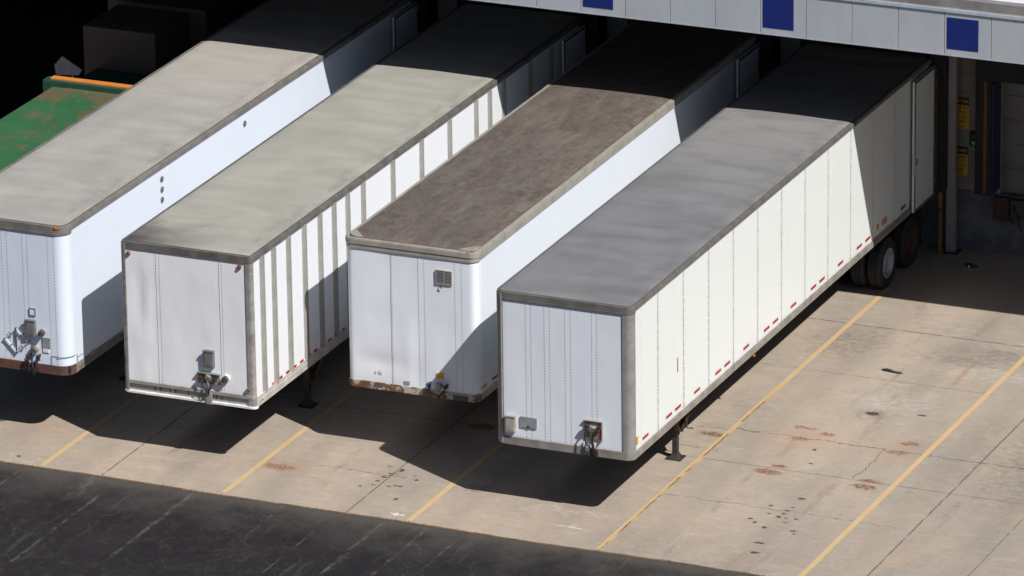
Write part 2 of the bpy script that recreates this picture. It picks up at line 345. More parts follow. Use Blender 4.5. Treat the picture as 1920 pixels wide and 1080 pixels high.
def roof_mat(name, a, b, dark, kind, band_k=.2):
    t = NT(name); P = t.obj(); x, y, z = t.xyz(P)
    n1 = t.noise(t.scale(P, (1, .5, 0)), .9, 6, .6); n2 = t.noise(t.scale(P, (1.0, 1.5, 0)), 1.5, 7, .62); nf = t.noise(P, 45, 3, .75)
    c = t.mix(t.ramp(n1, .3, .7), a, b)
    if kind == 'plain': c = t.mix(t.ramp(y, -3, 3.5), c, tuple(q*1.18 for q in (b[0]*1.03, b[1], b[2]*.95)))   # lighter and warmer towards the rear
    c = t.mix(t.math('MULTIPLY', t.ramp(n2, .5, .75), .4), c, tuple(q*1.18 for q in a))
    c = t.mix(t.math('MULTIPLY', t.ramp(n2, .46, .25), .35), c, tuple(q*.72 for q in a))
    if kind == 'brown':
        n3 = t.noise(t.scale(P, (2.2, .5, 0)), 1.6, 8, .75)
        c = t.mix(t.math('MULTIPLY', t.ramp(n3, .46, .62), .5), c, (.175, .155, .142))
        n9 = t.noise(t.scale(P, (1.2, .8, 0)), 1.3, 6, .7)
        c = t.mix(t.math('MULTIPLY', t.ramp(n9, .50, .34), .4), c, (.050, .042, .040))
        n7 = t.noise(t.scale(P, (1, .7, 0)), 6, 8, .85)
        c = t.mix(t.math('MULTIPLY', t.ramp(n7, .52, .68), .6), c, (.20, .172, .15))
        c = t.mix(t.math('MULTIPLY', t.ramp(n7, .48, .34), .6), c, (.038, .032, .029))
        c = t.mix(t.math('MULTIPLY', t.ramp(t.noise(P, 60, 3, .9), .53, .66), .6), c, (.27, .235, .205))
        c = t.mix(t.math('MULTIPLY', t.ramp(t.noise(P, 48, 3, .9), .47, .34), .6), c, (.03, .025, .022))
        c = t.mix(t.math('MULTIPLY', t.math('MULTIPLY', t.ramp(x, .55, 1.2), t.ramp(n7, .42, .58)), .4), c, (.20, .165, .13))
    else:
        c = t.mix(t.math('MULTIPLY', t.ramp(nf, .55, .75), .12), c, dark)
        wv = t.noise(t.scale(P, (.36, 1.15, 0)), 1.5, 2, .45, .35)      # light and shade of the roof ripples put into the colour
        c = t.mix(t.math('MULTIPLY', t.ramp(wv, .48, .64), band_k), c, tuple(min(1, q*1.35) for q in a))
        c = t.mix(t.math('MULTIPLY', t.ramp(wv, .50, .36), band_k*.8), c, tuple(q*.70 for q in a))
        st = t.noise(P, 3.2, 7, .75)
        c = t.mix(t.math('MULTIPLY', t.ramp(st, .60, .70), .22), c, dark)
        c = t.mix(t.math('MULTIPLY', t.ramp(t.noise(P, 11, 3, .6), .745, .765), .6), c, (.6, .6, .58))
    # grime gathered along the nose and left edge
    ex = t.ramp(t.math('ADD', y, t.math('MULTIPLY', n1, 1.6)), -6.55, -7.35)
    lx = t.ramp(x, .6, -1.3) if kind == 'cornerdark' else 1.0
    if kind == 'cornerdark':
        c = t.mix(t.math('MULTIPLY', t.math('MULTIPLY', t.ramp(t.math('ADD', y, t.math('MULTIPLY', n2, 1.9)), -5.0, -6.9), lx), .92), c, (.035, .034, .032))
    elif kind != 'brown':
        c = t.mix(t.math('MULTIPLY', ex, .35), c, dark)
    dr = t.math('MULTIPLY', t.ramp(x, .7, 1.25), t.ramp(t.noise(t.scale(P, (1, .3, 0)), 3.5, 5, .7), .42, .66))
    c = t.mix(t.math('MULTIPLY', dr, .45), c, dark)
    t.bump(t.math('ADD', nf, t.math('MULTIPLY', n2, 3)), .15, .01)
    return t.out(c, .6, 0, .35)

mat_concrete = concrete_mat(); mat_asphalt = asphalt_mat(); mat_line = paint_line_mat()
ALU = rail_mat('weathered_aluminium', (.30, .29, .27), (.20, .19, .175), .35)
ALU_L = rail_mat('pale_aluminium', (.42, .40, .37), (.31, .29, .27), .3)
ALU_D = rail_mat('dark_aluminium', (.17, .16, .15), (.10, .095, .09), .3)
POST = rail_mat('side_post_grey', (.36, .355, .335), (.30, .29, .27), .15, .5)
RIVET = simple('rivet_heads', (.27, .27, .28, 1), rough=.6)  # darker grey carries the small shadows of the heads
RIVETL = simple('side_rivet_heads', (.36, .36, .35, 1), rough=.6)  # same painted-in rivet shadow, lighter for the side panels
FSEAM = simple('front_lap_grey', (.38, .39, .42, 1), rough=.6)
SEAM = simple('seam_shadow_sealant', (.08, .08, .085, 1), rough=.8)
BLACK = simple('black_rubber', (.012, .012, .013, 1), (.022, .02, .02, 1), rough=.75)
DKSTEEL = simple('dark_painted_steel', (.022, .021, .02, 1), (.05, .035, .025, 1), 5, .6)
BRACE = rust_rail_mat('rusty_brace_steel', (.04, .035, .03), (.13, .05, .02), .5, 8)
GREYBOX = simple('grey_box_plastic', (.15, .155, .165, 1), (.115, .12, .125, 1), 8, .5)
GREYBOX_L = simple('grey_box_pale', (.36, .345, .31, 1), (.25, .24, .22, 1), 8, .5)
PLATE = simple('grey_metal_plate', (.27, .28, .30, 1), (.2, .21, .22, 1), 6, .5)
GREENPLATE = simple('tarnished_plate', (.28, .30, .27, 1), (.17, .18, .16, 1), 9, .5, .3)
CASTAL = simple('cast_aluminium', (.45, .42, .36, 1), (.2, .17, .13, 1), 20, .45, .4)
GLADRED = simple('red_gladhand_paint', (.06, .016, .013, 1), (.03, .016, .014, 1), 12, .5)
GLADBLUE = simple('blue_gladhand_paint', (.02, .05, .12, 1), rough=.5)
REDWIRE = simple('red_cable', (.25, .03, .03, 1), rough=.5)
OLIVE = simple('olive_cap', (.07, .07, .05, 1), (.045, .045, .035, 1), 14, .6)
AMBER = simple('amber_lens', (.55, .14, .015, 1), (.40, .09, .01, 1), 20, .3)
AMBERD = simple('dull_amber_lens', (.30, .09, .02, 1), (.16, .05, .015, 1), 20, .3)
TAPE = simple('red_reflective_tape', (.42, .012, .022, 1), (.32, .012, .02, 1), 9, .45)
TAPEF = simple('faded_red_tape', (.5, .16, .16, 1), (.5, .35, .33, 1), 12, .5)
YEL = simple('yellow_sticker', (.62, .36, .01, 1), rough=.5)
WHITE = simple('white_paint', (.72, .73, .74, 1), rough=.45)
TYRE = simple('tyre_rubber', (.014, .014, .015, 1), (.025, .023, .021, 1), 7, .85)
RIMW = simple('white_wheel_rim', (.36, .38, .43, 1), (.2, .21, .24, 1), 6, .5)
RIMR = rust_rail_mat('rusty_wheel_rim', (.06, .038, .025), (.085, .04, .02), .6, 6)
RUBBERSEAL = simple('black_foam_seal', (.010, .010, .012, 1), (.017, .016, .017, 1), 4, .9)

W = 2.59
# ------------------------------------------------------------------ trailers
def curve_half(y, r):
    """inset of the plan outline from the side at distance y behind the nose"""
    return 0. if y >= r or r <= 0 else r-math.sqrt(max(r*r-(r-y)**2, 0))

def plan_path(r, n=8, inset=0., y1=None, y1l=None):
    """front outline from left side to right side, with rounded corners; returns (x, y, nx, ny)"""
    i = inset; pts = []
    if y1l is not None: pts.append((-W+i, y1l, -1, 0))
    for k in range(n+1):
        a = math.pi/2*k/n
        pts.append((-W+r-(r-i)*math.cos(a), r-(r-i)*math.sin(a), -math.cos(a), -math.sin(a)))
    for k in range(n+1):
        a = math.pi/2*(1-k/n)
        pts.append((-r+(r-i)*math.cos(a), r-(r-i)*math.sin(a), math.cos(a), -math.sin(a)))
    if y1 is not None: pts.append((-i, y1, 1, 0))
    return pts

def densify(pts, step):
    out = []
    for a, b in zip(pts, pts[1:]):
        L = math.hypot(b[0]-a[0], b[1]-a[1]); k = max(1, int(L/step))
        for j in range(k): out.append(tuple(a[q]+(b[q]-a[q])*j/k for q in range(4)))
    out.append(pts[-1]); return out

def strip(mb, pts, z0, z1, zstep=.12, disp=None, mi=0, push=0.):
    nz = max(1, int((z1-z0)/zstep)); vs = []
    for (x, y, nx, ny) in pts:
        for k in range(nz+1):
            z = z0+(z1-z0)*k/nz; d = push+(disp(x, y, z) if disp else 0)
            vs.append((x+nx*d, y+ny*d, z))
    m = nz+1
    mb.add(vs, [(i*m+k, (i+1)*m+k, (i+1)*m+k+1, i*m+k+1) for i in range(len(pts)-1) for k in range(nz)], mi, True)

def hoses(root, name, pts_list, r, mats, off):
    for pts, m in zip(pts_list, mats):
        P = [Vector(p) for p in pts]; out = []
        for i in range(len(P)-1):
            a = P[max(i-1, 0)]; b = P[i]; c = P[i+1]; d = P[min(i+2, len(P)-1)]
            for k in range(5):
                t = k/5
                out.append(.5*((2*b)+(c-a)*t+(2*a-5*b+4*c-d)*t*t+(-a+3*b-3*c+d)*t**3))
        out.append(P[-1]); MB().tube(out, r, 7).build(name, m, root, off)

def wheel(root, x_out, side, cy, rim, off, n=40):
    """dual wheel; side=+1 right of trailer"""
    e = bpy.data.objects.new('wheel', None); COL.objects.link(e); e.parent = root
    e.location = (x_out-off[0], cy-off[1], .51-off[2]); s = side
    t = MB(); rd = .51
    for o in (0, .34):
        prof = [(-s*(o+.03), .29), (-s*(o+.0), .34), (-s*(o+.0), .44), (-s*(o+.025), .49), (-s*(o+.05), rd)]
        for g in range(4):
            q = .05+.045*g; prof += [(-s*(o+q+.032), rd), (-s*(o+q+.034), rd-.015), (-s*(o+q+.043), rd-.015), (-s*(o+q+.045), rd)]
        prof += [(-s*(o+.265), .49), (-s*(o+.285), .44), (-s*(o+.285), .34), (-s*(o+.25), .29)]
        t.lathe_x(prof, 0, 0, n)
    t.build('tyre', TYRE, e)
    m = MB()
    m.lathe_x([(-s*.01, .30), (-s*.0, .29), (-s*.02, .265), (-s*.12, .25), (-s*.17, .23), (-s*.18, .12), (-s*.10, .11), (-s*.06, .095), (-s*.05, 0)], 0, 0, n)
    for k in range(10):
        a = 2*math.pi*k/10; m.cyl((-s*.18, .17*math.cos(a), .17*math.sin(a)), (-s*.15, .17*math.cos(a), .17*math.sin(a)), .014, n=6)
    m.build('rim', rim, e)
    return e

def trailer(k, xr, yf, top, bot, yaw, L, label, cfg):
    off = (-W/2, L/2, 0); ya = R(yaw)
    ox, oy = off[0], off[1]
    root = thing('semi_trailer', label, 'semi trailer', (xr+ox*math.cos(ya)-oy*math.sin(ya), yf+ox*math.sin(ya)+oy*math.cos(ya), 0), ya, 'semi trailers backed up to the loading dock')
    r = cfg['r']; fr_h = cfg.get('front_rail', .15); sr_h = cfg.get('side_rail', .09); bh = cfg.get('bot_rail', .15)
    seed = k*17.3
    amp = cfg.get('dent', .006)
    def fd(x, y, z):
        v = noise.noise(Vector((x*1.4+seed, seed, z*.7)))*amp + noise.noise(Vector((x*4+seed, 3, z*2.1)))*amp*.35
        e = min(1, max(0, (-x-.15)/.3))*min(1, max(0, (x+W-.1)/.3))
        v *= e*min(1, (top-z)/.5)*min(1, max(0, (z-bot-.1))/.3)
        for (dx, dz, rx, rz, a) in cfg.get('dents', []):
            q = ((x-dx)/rx)**2+((z-dz)/rz)**2
            if q < 6: v += a*math.exp(-q)
        return v
    def sdp(x, y, z):
        return noise.noise(Vector((seed, y*.9, z*.9)))*.004*min(1, max(0, y-.4)/.4)
    z0, z1 = bot+bh, top-.02
    rim = cfg['rim']
    # front wall (wraps the corners unless the trailer has corner posts)
    wrap = cfg['wrap']
    fw_ = MB()
    path = plan_path(r, 8, .012, wrap, wrap) if wrap else plan_path(r, 8, .012)
    strip(fw_, densify(path, .08), z0-.01, top-fr_h+.02, .08, fd)
    for x in cfg['front_rivets']:
        z = z0+.04
        while z < top-fr_h-.03: fw_.rivet((x, .012-fd(x, 0, z), z), (0, -1, 0), .0105, .007, 1); z += .055
    for x, wd in cfg.get('front_seams', []):
        zz = [z0+(top-fr_h-z0)*q/24 for q in range(25)]
        for a, b in zip(zz, zz[1:]):
            fw_.add([(x-wd/2, .0085-fd(x, 0, a), a), (x+wd/2, .0085-fd(x, 0, a), a), (x+wd/2, .0085-fd(x, 0, b), b), (x-wd/2, .0085-fd(x, 0, b), b)], [(0, 1, 2, 3)], 2)
    if cfg.get('base_rivets'):
        x = -W+.2
        while x < -.2: fw_.rivet((x, .012, z0+.02), (0, -1, 0), .010, .006, 1); x += .06
    fw_.build('front_wall', [cfg['wall_front'], RIVET, FSEAM], root, off, solid=.03)
    # sides
    for side in (1, -1):
        s_ = MB(); X = 0 if side == 1 else -W
        ys = wrap if wrap else r
        strip(s_, densify([(X-side*.012, ys, side, 0), (X-side*.012, L, side, 0)], .3) if side == 1 else densify([(X-side*.012, L, side, 0), (X-side*.012, ys, side, 0)], .3), z0-.01, top-sr_h+.02, .3, sdp)
        for (y, prows) in cfg.get('side_rivets', []):
            if side == -1 and k != 3: continue
            for dy in prows:
                z = z0+.05
                while z < top-sr_h-.03: s_.rivet((X-side*.012+side*sdp(0, y+dy, z), y+dy, z), (side, 0, 0), .009, .006, 4); z += .062
        for y, wd in cfg.get('side_seams', []):
            zz = [z0+(top-sr_h-z0)*q/16 for q in range(17)]
            for a, b in zip(zz, zz[1:]):
                s_.obox((X-side*(.0105)+side*(sdp(0, y, a)+sdp(0, y, b))/2, y, (a+b)/2), (.004, 0, 0), (0, wd/2, 0), (0, 0, (b-a)/2+.001), 3)
        if cfg.get('hem'):
            y = ys+.05
            while y < L-.1: s_.rivet((X-side*.012, y, z0+.03), (side, 0, 0), .008, .005, 1); y += .08
        s_.build('side_wall', [cfg['wall_side'], RIVET, SEAM, cfg.get('seam_mat', SEAM), RIVETL], root, off, solid=.03)
        if cfg.get('posts'):
            for y in cfg['posts']:
                p = MB(); wd = .21
                prof = [(-wd/2, .0), (-wd/2+.01, .012), (-.055, .014), (-.05, .03), (-.018, .032), (-.013, .016), (.013, .016), (.018, .032), (.05, .03), (.055, .014), (wd/2-.01, .012), (wd/2, .0)]
                za, zb = z0-.02, top-sr_h+.01; vs = []
                for dy, dx in prof: vs += [(X+side*(dx-.011), y+dy, za), (X+side*(dx-.011), y+dy, zb)]
                n = len(prof)
                fs = [(2*i, 2*i+2, 2*i+3, 2*i+1) if side == 1 else (2*i, 2*i+1, 2*i+3, 2*i+2) for i in range(n-1)]+[tuple(range(0, 2*n, 2)), tuple(range(1, 2*n, 2))]
                p.add(vs, fs, 0)
                p.build('side_post', POST, root, off)
    # corner posts
    if not wrap:
        for side in (1, -1):
            c = MB(); pts = []
            n = 8
            lip = cfg['lip'][0 if side == -1 else 1]
            A = [(lip, 0, 0, -1)]
            for q in range(n+1):
                a = math.pi/2*q/n; A.append((r-r*math.sin(a), r-r*math.cos(a), -math.sin(a), -math.cos(a)))
            A.append((0, r-.0, -1, 0))
            if side == -1: pts = [(-W+a, b, cx, cy) for a, b, cx, cy in A][::-1]
            else: pts = [(-a, b, -cx, cy) for a, b, cx, cy in A]
            if side == -1: pts = pts[::-1]; 
            strip(c, pts, bot+.02, top-.03, .5, None, 0, .004)
            for z in [z0+.05*q for q in range(int((top-z0-.1)/.05))]:
                xx = (-W+lip-.025) if side == -1 else (-lip+.025)
                c.rivet((xx, -.004, z), (0, -1, 0), .008, .005, 1)
            c.build('corner_post', [cfg['post_mat'], RIVET], root, off, solid=.02)
    # top rail: wraps the nose and runs down both sides
    tr_ = MB()
    fp = plan_path(r, 8, 0)
    lo = lambda h: [(a, b, c, d) for a, b, c, d in densify(fp, .3)]
    strip(tr_, lo(0), top-fr_h, top, 1, None, 0, .010)
    if cfg.get('double_rail'):
        strip(tr_, lo(0), top-fr_h*.52, top-.012, 1, None, 0, .024)
        for sgn in (0,):
            P2 = lo(0); vs = []
            for a, b, c, d in P2: vs += [(a+c*.010, b+d*.010, top-fr_h*.52), (a+c*.024, b+d*.024, top-fr_h*.52), (a+c*.024, b+d*.024, top-.012), (a+c*.0, b+d*.0, top-.012)]
            m = len(P2); tr_.add(vs, [(4*i, 4*i+4, 4*i+5, 4*i+1) for i in range(m-1)]+[(4*i+2, 4*i+6, 4*i+7, 4*i+3) for i in range(m-1)], 0)
    # top flange ring and underside
    P2 = densify(fp, .3); fl = cfg.get('flange', .05); vs = []
    for a, b, c, d in P2:
        vs += [(a+c*.010, b+d*.010, top), (a-c*fl, b-d*fl, top+.004), (a+c*.010, b+d*.010, top-fr_h), (a-c*.02, b-d*.02, top-fr_h)]
    m = len(P2)
    tr_.add(vs, [(4*i, 4*i+4, 4*i+5, 4*i+1) for i in range(m-1)]+[(4*i+2, 4*i+3, 4*i+7, 4*i+6) for i in range(m-1)], 0)
    for side in (1, -1):
        X = 0 if side == 1 else -W
        a, b = sorted((X+side*.010, X-side*.02)); tr_.box(a, b, r, L, top-sr_h, top)
        a, b = sorted((X-side*.02, X-side*fl)); tr_.box(a, b, r, L, top-.02, top+.003)
        a, b = sorted((X+side*.010, X+side*.017)); tr_.box(a, b, r+.02, L-.02, top-sr_h*.55, top-.012)
    if cfg.get('rail_rivets'):
        x = -W+r
        while x < -r: tr_.rivet((x, -.010, top-fr_h+.025), (0, -1, 0), .009, .006, 1); x += .07
        y = r
        while y < L: tr_.rivet((.010, y, top-sr_h+.02), (1, 0, 0), .008, .006, 1); y += .10
    tr_.build('top_rail', [cfg['rail'], RIVET], root, off)
    # roof skin
    rf = MB(); ny = 150; nx = 26; vs = []
    for j in range(ny+1):
        y = fl+(L-.02-fl)*(j/ny)**1.15 if j < ny else L-.02
        if j < 6: y = fl+(j/6)**2*.25
        ins = fl+curve_half(max(y-fl, 0), max(r-fl, .001)) if r > fl else fl
        for i in range(nx+1):
            u = i/nx; x = -W+ins+(W-2*ins)*u
            e = min(1, (x+W-fl)/.14, (-x-fl)/.14, (y-fl)/.14+.02); e = max(0, e); e = e*e*(3-2*e)
            wv = noise.noise(Vector((x*.45+seed, y*1.9+noise.noise(Vector((x*.6, y*.6, seed)))*1.1, 1)))*cfg['roof_wave'] + noise.noise(Vector((x*1.6, y*1.7, seed+5)))*cfg['roof_wave']*.35
            z = top+.004+e*(.016+wv+.012*math.sin(math.pi*u))
            vs.append((x, y, z))
    m = nx+1
    rf.add(vs, [(j*m+i, j*m+i+1, (j+1)*m+i+1, (j+1)*m+i) for j in range(ny) for i in range(nx)], 0, True)
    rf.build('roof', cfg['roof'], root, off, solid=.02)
    sm = MB()      # sealant bead round the roof skin
    bead = [(a-c*(fl+.006), b-d*(fl+.006)) for a, b, c, d in densify([(-W, L-.03, -1, 0)]+plan_path(r, 8, 0)+[(0, L-.03, 1, 0)], 1.)]
    sm.tube([(a, b, top+.008) for a, b in bead], .008, 5)
    sm.build('roof_sealant', cfg.get('bead', SEAM), root, off)
    if cfg.get('corner_plates'):
        for side in (1, -1):
            X = 0 if side == 1 else -W
            c = MB(); q = .36
            base = [(X-side*.045, .20), (X-side*.10, .09), (X-side*.20, .045), (X-side*.36, .05), (X-side*.12, .34), (X-side*.045, .32)]
            if side == 1: base = base[::-1]
            n = len(base); c.add([(a, b, top+.012) for a, b in base]+[(a, b, top+.034) for a, b in base], [tuple(range(n))[::-1], tuple(range(n, 2*n))]+[(i, (i+1) % n, n+(i+1) % n, n+i) for i in range(n)])
            c.build('corner_plate', ALU_L, root, off)
    # bottom rails
    br = MB()
    P2 = densify(fp, .3)
    if cfg.get('channel'):
        strip(br, P2, bot+.02, bot+bh, 1, None, 0, -.03)
        strip(br, P2, bot+bh-.03, bot+bh+.03, 1, None, 0, .012); strip(br, P2, bot-.005, bot+.03, 1, None, 1, .035)
        vs = []
        for a, b, c, d in P2:
            vs += [(a-c*.03, b-d*.03, bot+.03), (a+c*.035, b+d*.035, bot+.03), (a-c*.03, b-d*.03, bot+bh-.03), (a+c*.012, b+d*.012, bot+bh-.03), (a+c*.012, b+d*.012, bot+bh+.03), (a-c*.0, b-d*.0, bot+bh+.036), (a+c*.035, b+d*.035, bot-.005), (a-c*.1, b-d*.1, bot-.005)]
        m = len(P2)
        for i in range(m-1):
            br.add([vs[8*i+j] for j in range(8)]+[vs[8*i+8+j] for j in range(8)], [(0, 1, 9, 8)], 1)
            br.add([vs[8*i+j] for j in range(8)]+[vs[8*i+8+j] for j in range(8)], [(2, 10, 11, 3), (4, 12, 13, 5), (6, 14, 15, 7)], 0)
    else:
        strip(br, P2, bot, bot+bh, 1, None, 0, .008)
        vs = []
        for a, b, c, d in P2: vs += [(a+c*.008, b+d*.008, bot+bh), (a-c*.02, b-d*.02, bot+bh+.004), (a+c*.008, b+d*.008, bot), (a-c*.1, b-d*.1, bot)]
        m = len(P2); br.add(vs, [(4*i, 4*i+4, 4*i+5, 4*i+1) for i in range(m-1)]+[(4*i+2, 4*i+3, 4*i+7, 4*i+6) for i in range(m-1)], 0)
    for (x, wd, zc, hh, mi) in cfg.get('slots', []):
        br.box(x-wd/2, x+wd/2, .024 if cfg.get('channel') else -.0095, .035, zc-hh/2, zc+hh/2, mi)
    br.build('front_bottom_rail', cfg['bot_mats'], root, off)
    for side in (1, -1):
        X = 0 if side == 1 else -W; b2 = MB()
        a, b = sorted((X+side*.008, X-side*.03)); b2.box(a, b, r+.002, L, bot, bot+bh)
        a, b = sorted((X-side*.03, X-side*.10)); b2.box(a, b, r+.002, L, bot, bot+.02)
        a, b = sorted((X+side*.008, X+side*.016)); b2.box(a, b, r+.05, L-.02, bot+bh*.45, bot+bh*.62)
        if side == 1:
            y = r+.1
            while y < L-.1:
                b2.rivet((.008, y, bot+bh*.8), (1, 0, 0), .011, .006, 1); b2.rivet((.008, y+.05, bot+bh*.22), (1, 0, 0), .011, .006, 1); y += .13
        b2.build('side_bottom_rail', [cfg['side_bot'], RIVET], root, off, bevel=.003)
    # floor and cross members
    uf = MB(); uf.box(-W+.03, -.03, .06, L-.02, bot+.04, bot+.16)
    y = .5
    while y < L-.2: uf.box(-W+.05, -.05, y, y+.05, bot-.0+.012, bot+.038); uf.box(-W+.3, -.3, y+.018, y+.032, bot-.08, bot+.010); y += .35
    uf.box(-W+.55, -.55, .35, 1.5, bot-.035, bot+.008)
    for x in (-W+.75, -.83): uf.box(x, x+.08, L*.64, L-.3, bot-.24, bot-.082)
    uf.build('underframe', DKSTEEL, root, off)
    # rear frame and doors swung open against the sides
    rfm = MB()
    for side in (1, -1):
        X = 0 if side == 1 else -W; a, b = sorted((X+side*.014, X-side*.08)); rfm.box(a, b, L-.10, L+.0, bot-.02, top-.0)
    rfm.box(-W+.08, -.08, L-.10, L, top-.14, top-.001); rfm.box(-W+.08, -.08, L-.10, L, bot-.1, bot+.12)
    rfm.build('rear_frame', ALU_D, root, off, bevel=.005)
    for side in (1, -1):
        X = 0 if side == 1 else -W
        d = bpy.data.objects.new('rear_door', None); COL.objects.link(d); d.parent = root; d.location = (X+side*.075-off[0], L-off[1], 0)
        yw = 1.17; m_ = MB(); a, b = sorted((-.022, .022)); m_.box(a, b, -yw, -.03, bot+.05, top-.14)
        fr = .05
        for (ya0, yb0, za0, zb0) in ((-yw, -yw+fr, bot+.05, top-.14), (-.03-fr, -.03, bot+.05, top-.14), (-yw+fr, -.03-fr, bot+.05, bot+.05+fr), (-yw+fr, -.03-fr, top-.14-fr, top-.14)):
            a, b = sorted((side*.022, side*.034)); m_.box(a, b, ya0, yb0, za0, zb0, 1)
        m_.build('door_leaf', [cfg.get('door_mat', cfg['wall_side']), ALU_D], d, (0, 0, 0), bevel=.004)
        h = MB(); h.box(*sorted((side*.034, side*.055)), -yw+.04, -yw+.13, bot+1.0, bot+1.12); h.cyl((side*.045, -yw-.03, bot+.85), (side*.045, -yw-.03, bot+1.25), .016)
        h.bar((side*.045, -yw-.03, bot+1.05), (side*.045, -yw+.06, bot+1.05), .02, .03); h.build('door_latch', ALU_L, d)
        for q in range(4): MB().box(*sorted((side*.01, side*.045)), -.06, .02, bot+.3+q*.75, bot+.40+q*.75).build('door_hinge', ALU_D, d)
    # landing gear
    gy = cfg.get('gear_y', 3.27)
    for side in (1, -1):
        x = -.50 if side == 1 else -W+.50
        g = bpy.data.objects.new('landing_gear', None); COL.objects.link(g); g.parent = root; g.location = (x-off[0], gy-off[1], 0)
        l = MB(); l.box(-.065, .065, -.065, .065, .48, bot+.03); l.box(-.05, .05, -.05, .05, .06, .48); l.box(-.08, .08, -.08, .08, bot-.1, bot-.0); l.cyl((-.09, 0, .75), (.09, 0, .75), .03)
        l.build('leg', DKSTEEL, g, bevel=.006)
        f = MB(); f.box(-.15, .15, -.14, .14, .004, .028); f.add([(-.10, -.09, .028), (.10, -.09, .028), (.10, .09, .028), (-.10, .09, .028), (-.055, -.05, .11), (.055, -.05, .11), (.055, .05, .11), (-.055, .05, .11)], [(0, 1, 5, 4), (1, 2, 6, 5), (2, 3, 7, 6), (3, 0, 4, 7), (4, 5, 6, 7)])
        f.build('foot', DKSTEEL, g, bevel=.004)
        b = MB(); b.bar((side*.06, .05, .50), (side*.40, .10, bot+.0), .08, .03); b.bar((side*.07, .07, .50), (side*.10, .55, bot+.0), .08, .03); b.bar((side*.07, -.07, .50), (side*.10, -.36, bot-.0), .08, .03)
        b.build('brace', BRACE, g)
    cb = MB(); cb.bar((-W+.56, gy, .72), (-.56, gy, .72), .05, .08); cb.bar((-W+.56, gy, .66), (-1.2, gy+.02, bot-.02), .04, .012); cb.bar((-.56, gy, .66), (-1.4, gy-.02, bot-.02), .04, .012)
    cb.build('cross_bar', DKSTEEL, root, off)
    if cfg.get('crank'):
        MB().tube([(-.43, gy+.02, .82), (-.30, gy+.0, .82), (-.29, gy+.04, .60), (-.18, gy+.06, .60)], .014, 7).build('crank_handle', DKSTEEL, root, off)
    # axles and wheels
    for j, ay in enumerate(cfg.get('axles', (13.19, 14.50))):
        MB().cyl((-W+.3, ay, .51), (-.3, ay, .51), .065).build('axle', DKSTEEL, root, off)
        wheel(root, -.05, 1, ay, rim[j], off); wheel(root, -W+.05, -1, ay, rim[j], off)
    # mud flap ahead of the bumper
    for a in (-.62, -W+.06): MB().box(a, a+.56, L-.26, L-.245, .25, bot-.1).build('mud_flap', BLACK, root, off)
    ub = MB(); ub.box(-W+.2, -.2, L-.1, L-.0, .52, .64); ub.box(-1.9, -1.8, L-.1, L-.02, .64, bot-.1); ub.box(-.79, -.69, L-.1, L-.02, .64, bot-.1); ub.build('rear_bumper', DKSTEEL, root, off, bevel=.005)
    # reflective tape and stickers on the right side
    for y, z, ln, h, m in cfg.get('tape', []):
        MB().box(.0, .0095 if z < bot+bh else .0035, y-ln/2, y+ln/2, z-h/2, z+h/2).build('reflector_tape' if m in (TAPE, TAPEF) else 'sticker', m, root, off)
    return root, off

def document_box(root, off, x0, x1, z0, z1, m, d=.07):
    b = MB(); b.box(x0, x1, -d, .02, z0, z1); b.box(x0-.012, x1+.012, -d-.012, -d*.55, z1-.03, z1+.012); b.box(x0+.02, x1-.02, -d-.006, -d+.01, z0+.03, z1-.05)
    b.build('document_box', m, root, off, bevel=.012)
def round_lamp(root, off, x, z, r=.036, m=None):
    b = MB(); b.cyl((x, .0, z), (x, -.015, z), r*1.15, n=20, mi=1); b.cyl((x, -.015, z), (x, -.035, z), r*.95, r*.7, n=20, mi=0); b.build('marker_lamp', [m or AMBER, ALU_D], root, off)
def round_cap(root, off, x, z, r, ring=WHITE):
    b = MB(); b.cyl((x, .02, z), (x, -.03, z), r*1.15, n=24, mi=1); b.cyl((x, -.03, z), (x, -.10, z), r, r*.94, n=24, mi=0); b.box(x-r*.15, x+r*.15, -.112, -.098, z-r*.6, z+r*.6, 0)
    b.build('filler_cap', [OLIVE, ring], root, off)
def gladhand(root, off, x, z, m, s=1):
    b = MB(); b.cyl((x, .0, z), (x, -.07, z), .022, n=10); b.cyl((x-.035*s, -.085, z-.01), (x+.035*s, -.085, z-.02), .034, n=14)
    b.bar((x, -.085, z), (x+.03*s, -.10, z-.08), .045, .03); b.build('gladhand', m, root, off, bevel=.004)
def socket(root, off, x, z, r=.06, m=None):
    b = MB(); b.cyl((x, .0, z), (x, -.06, z), r*.85, n=18); b.cyl((x, -.05, z+.005), (x, -.085, z-.005), r, r*.9, n=18)
    b.bar((x-r*.7, -.07, z+r*.9), (x+r*.7, -.07, z+r*.9), .03, .02); b.build('electrical_socket', m or CASTAL, root, off, bevel=.003)

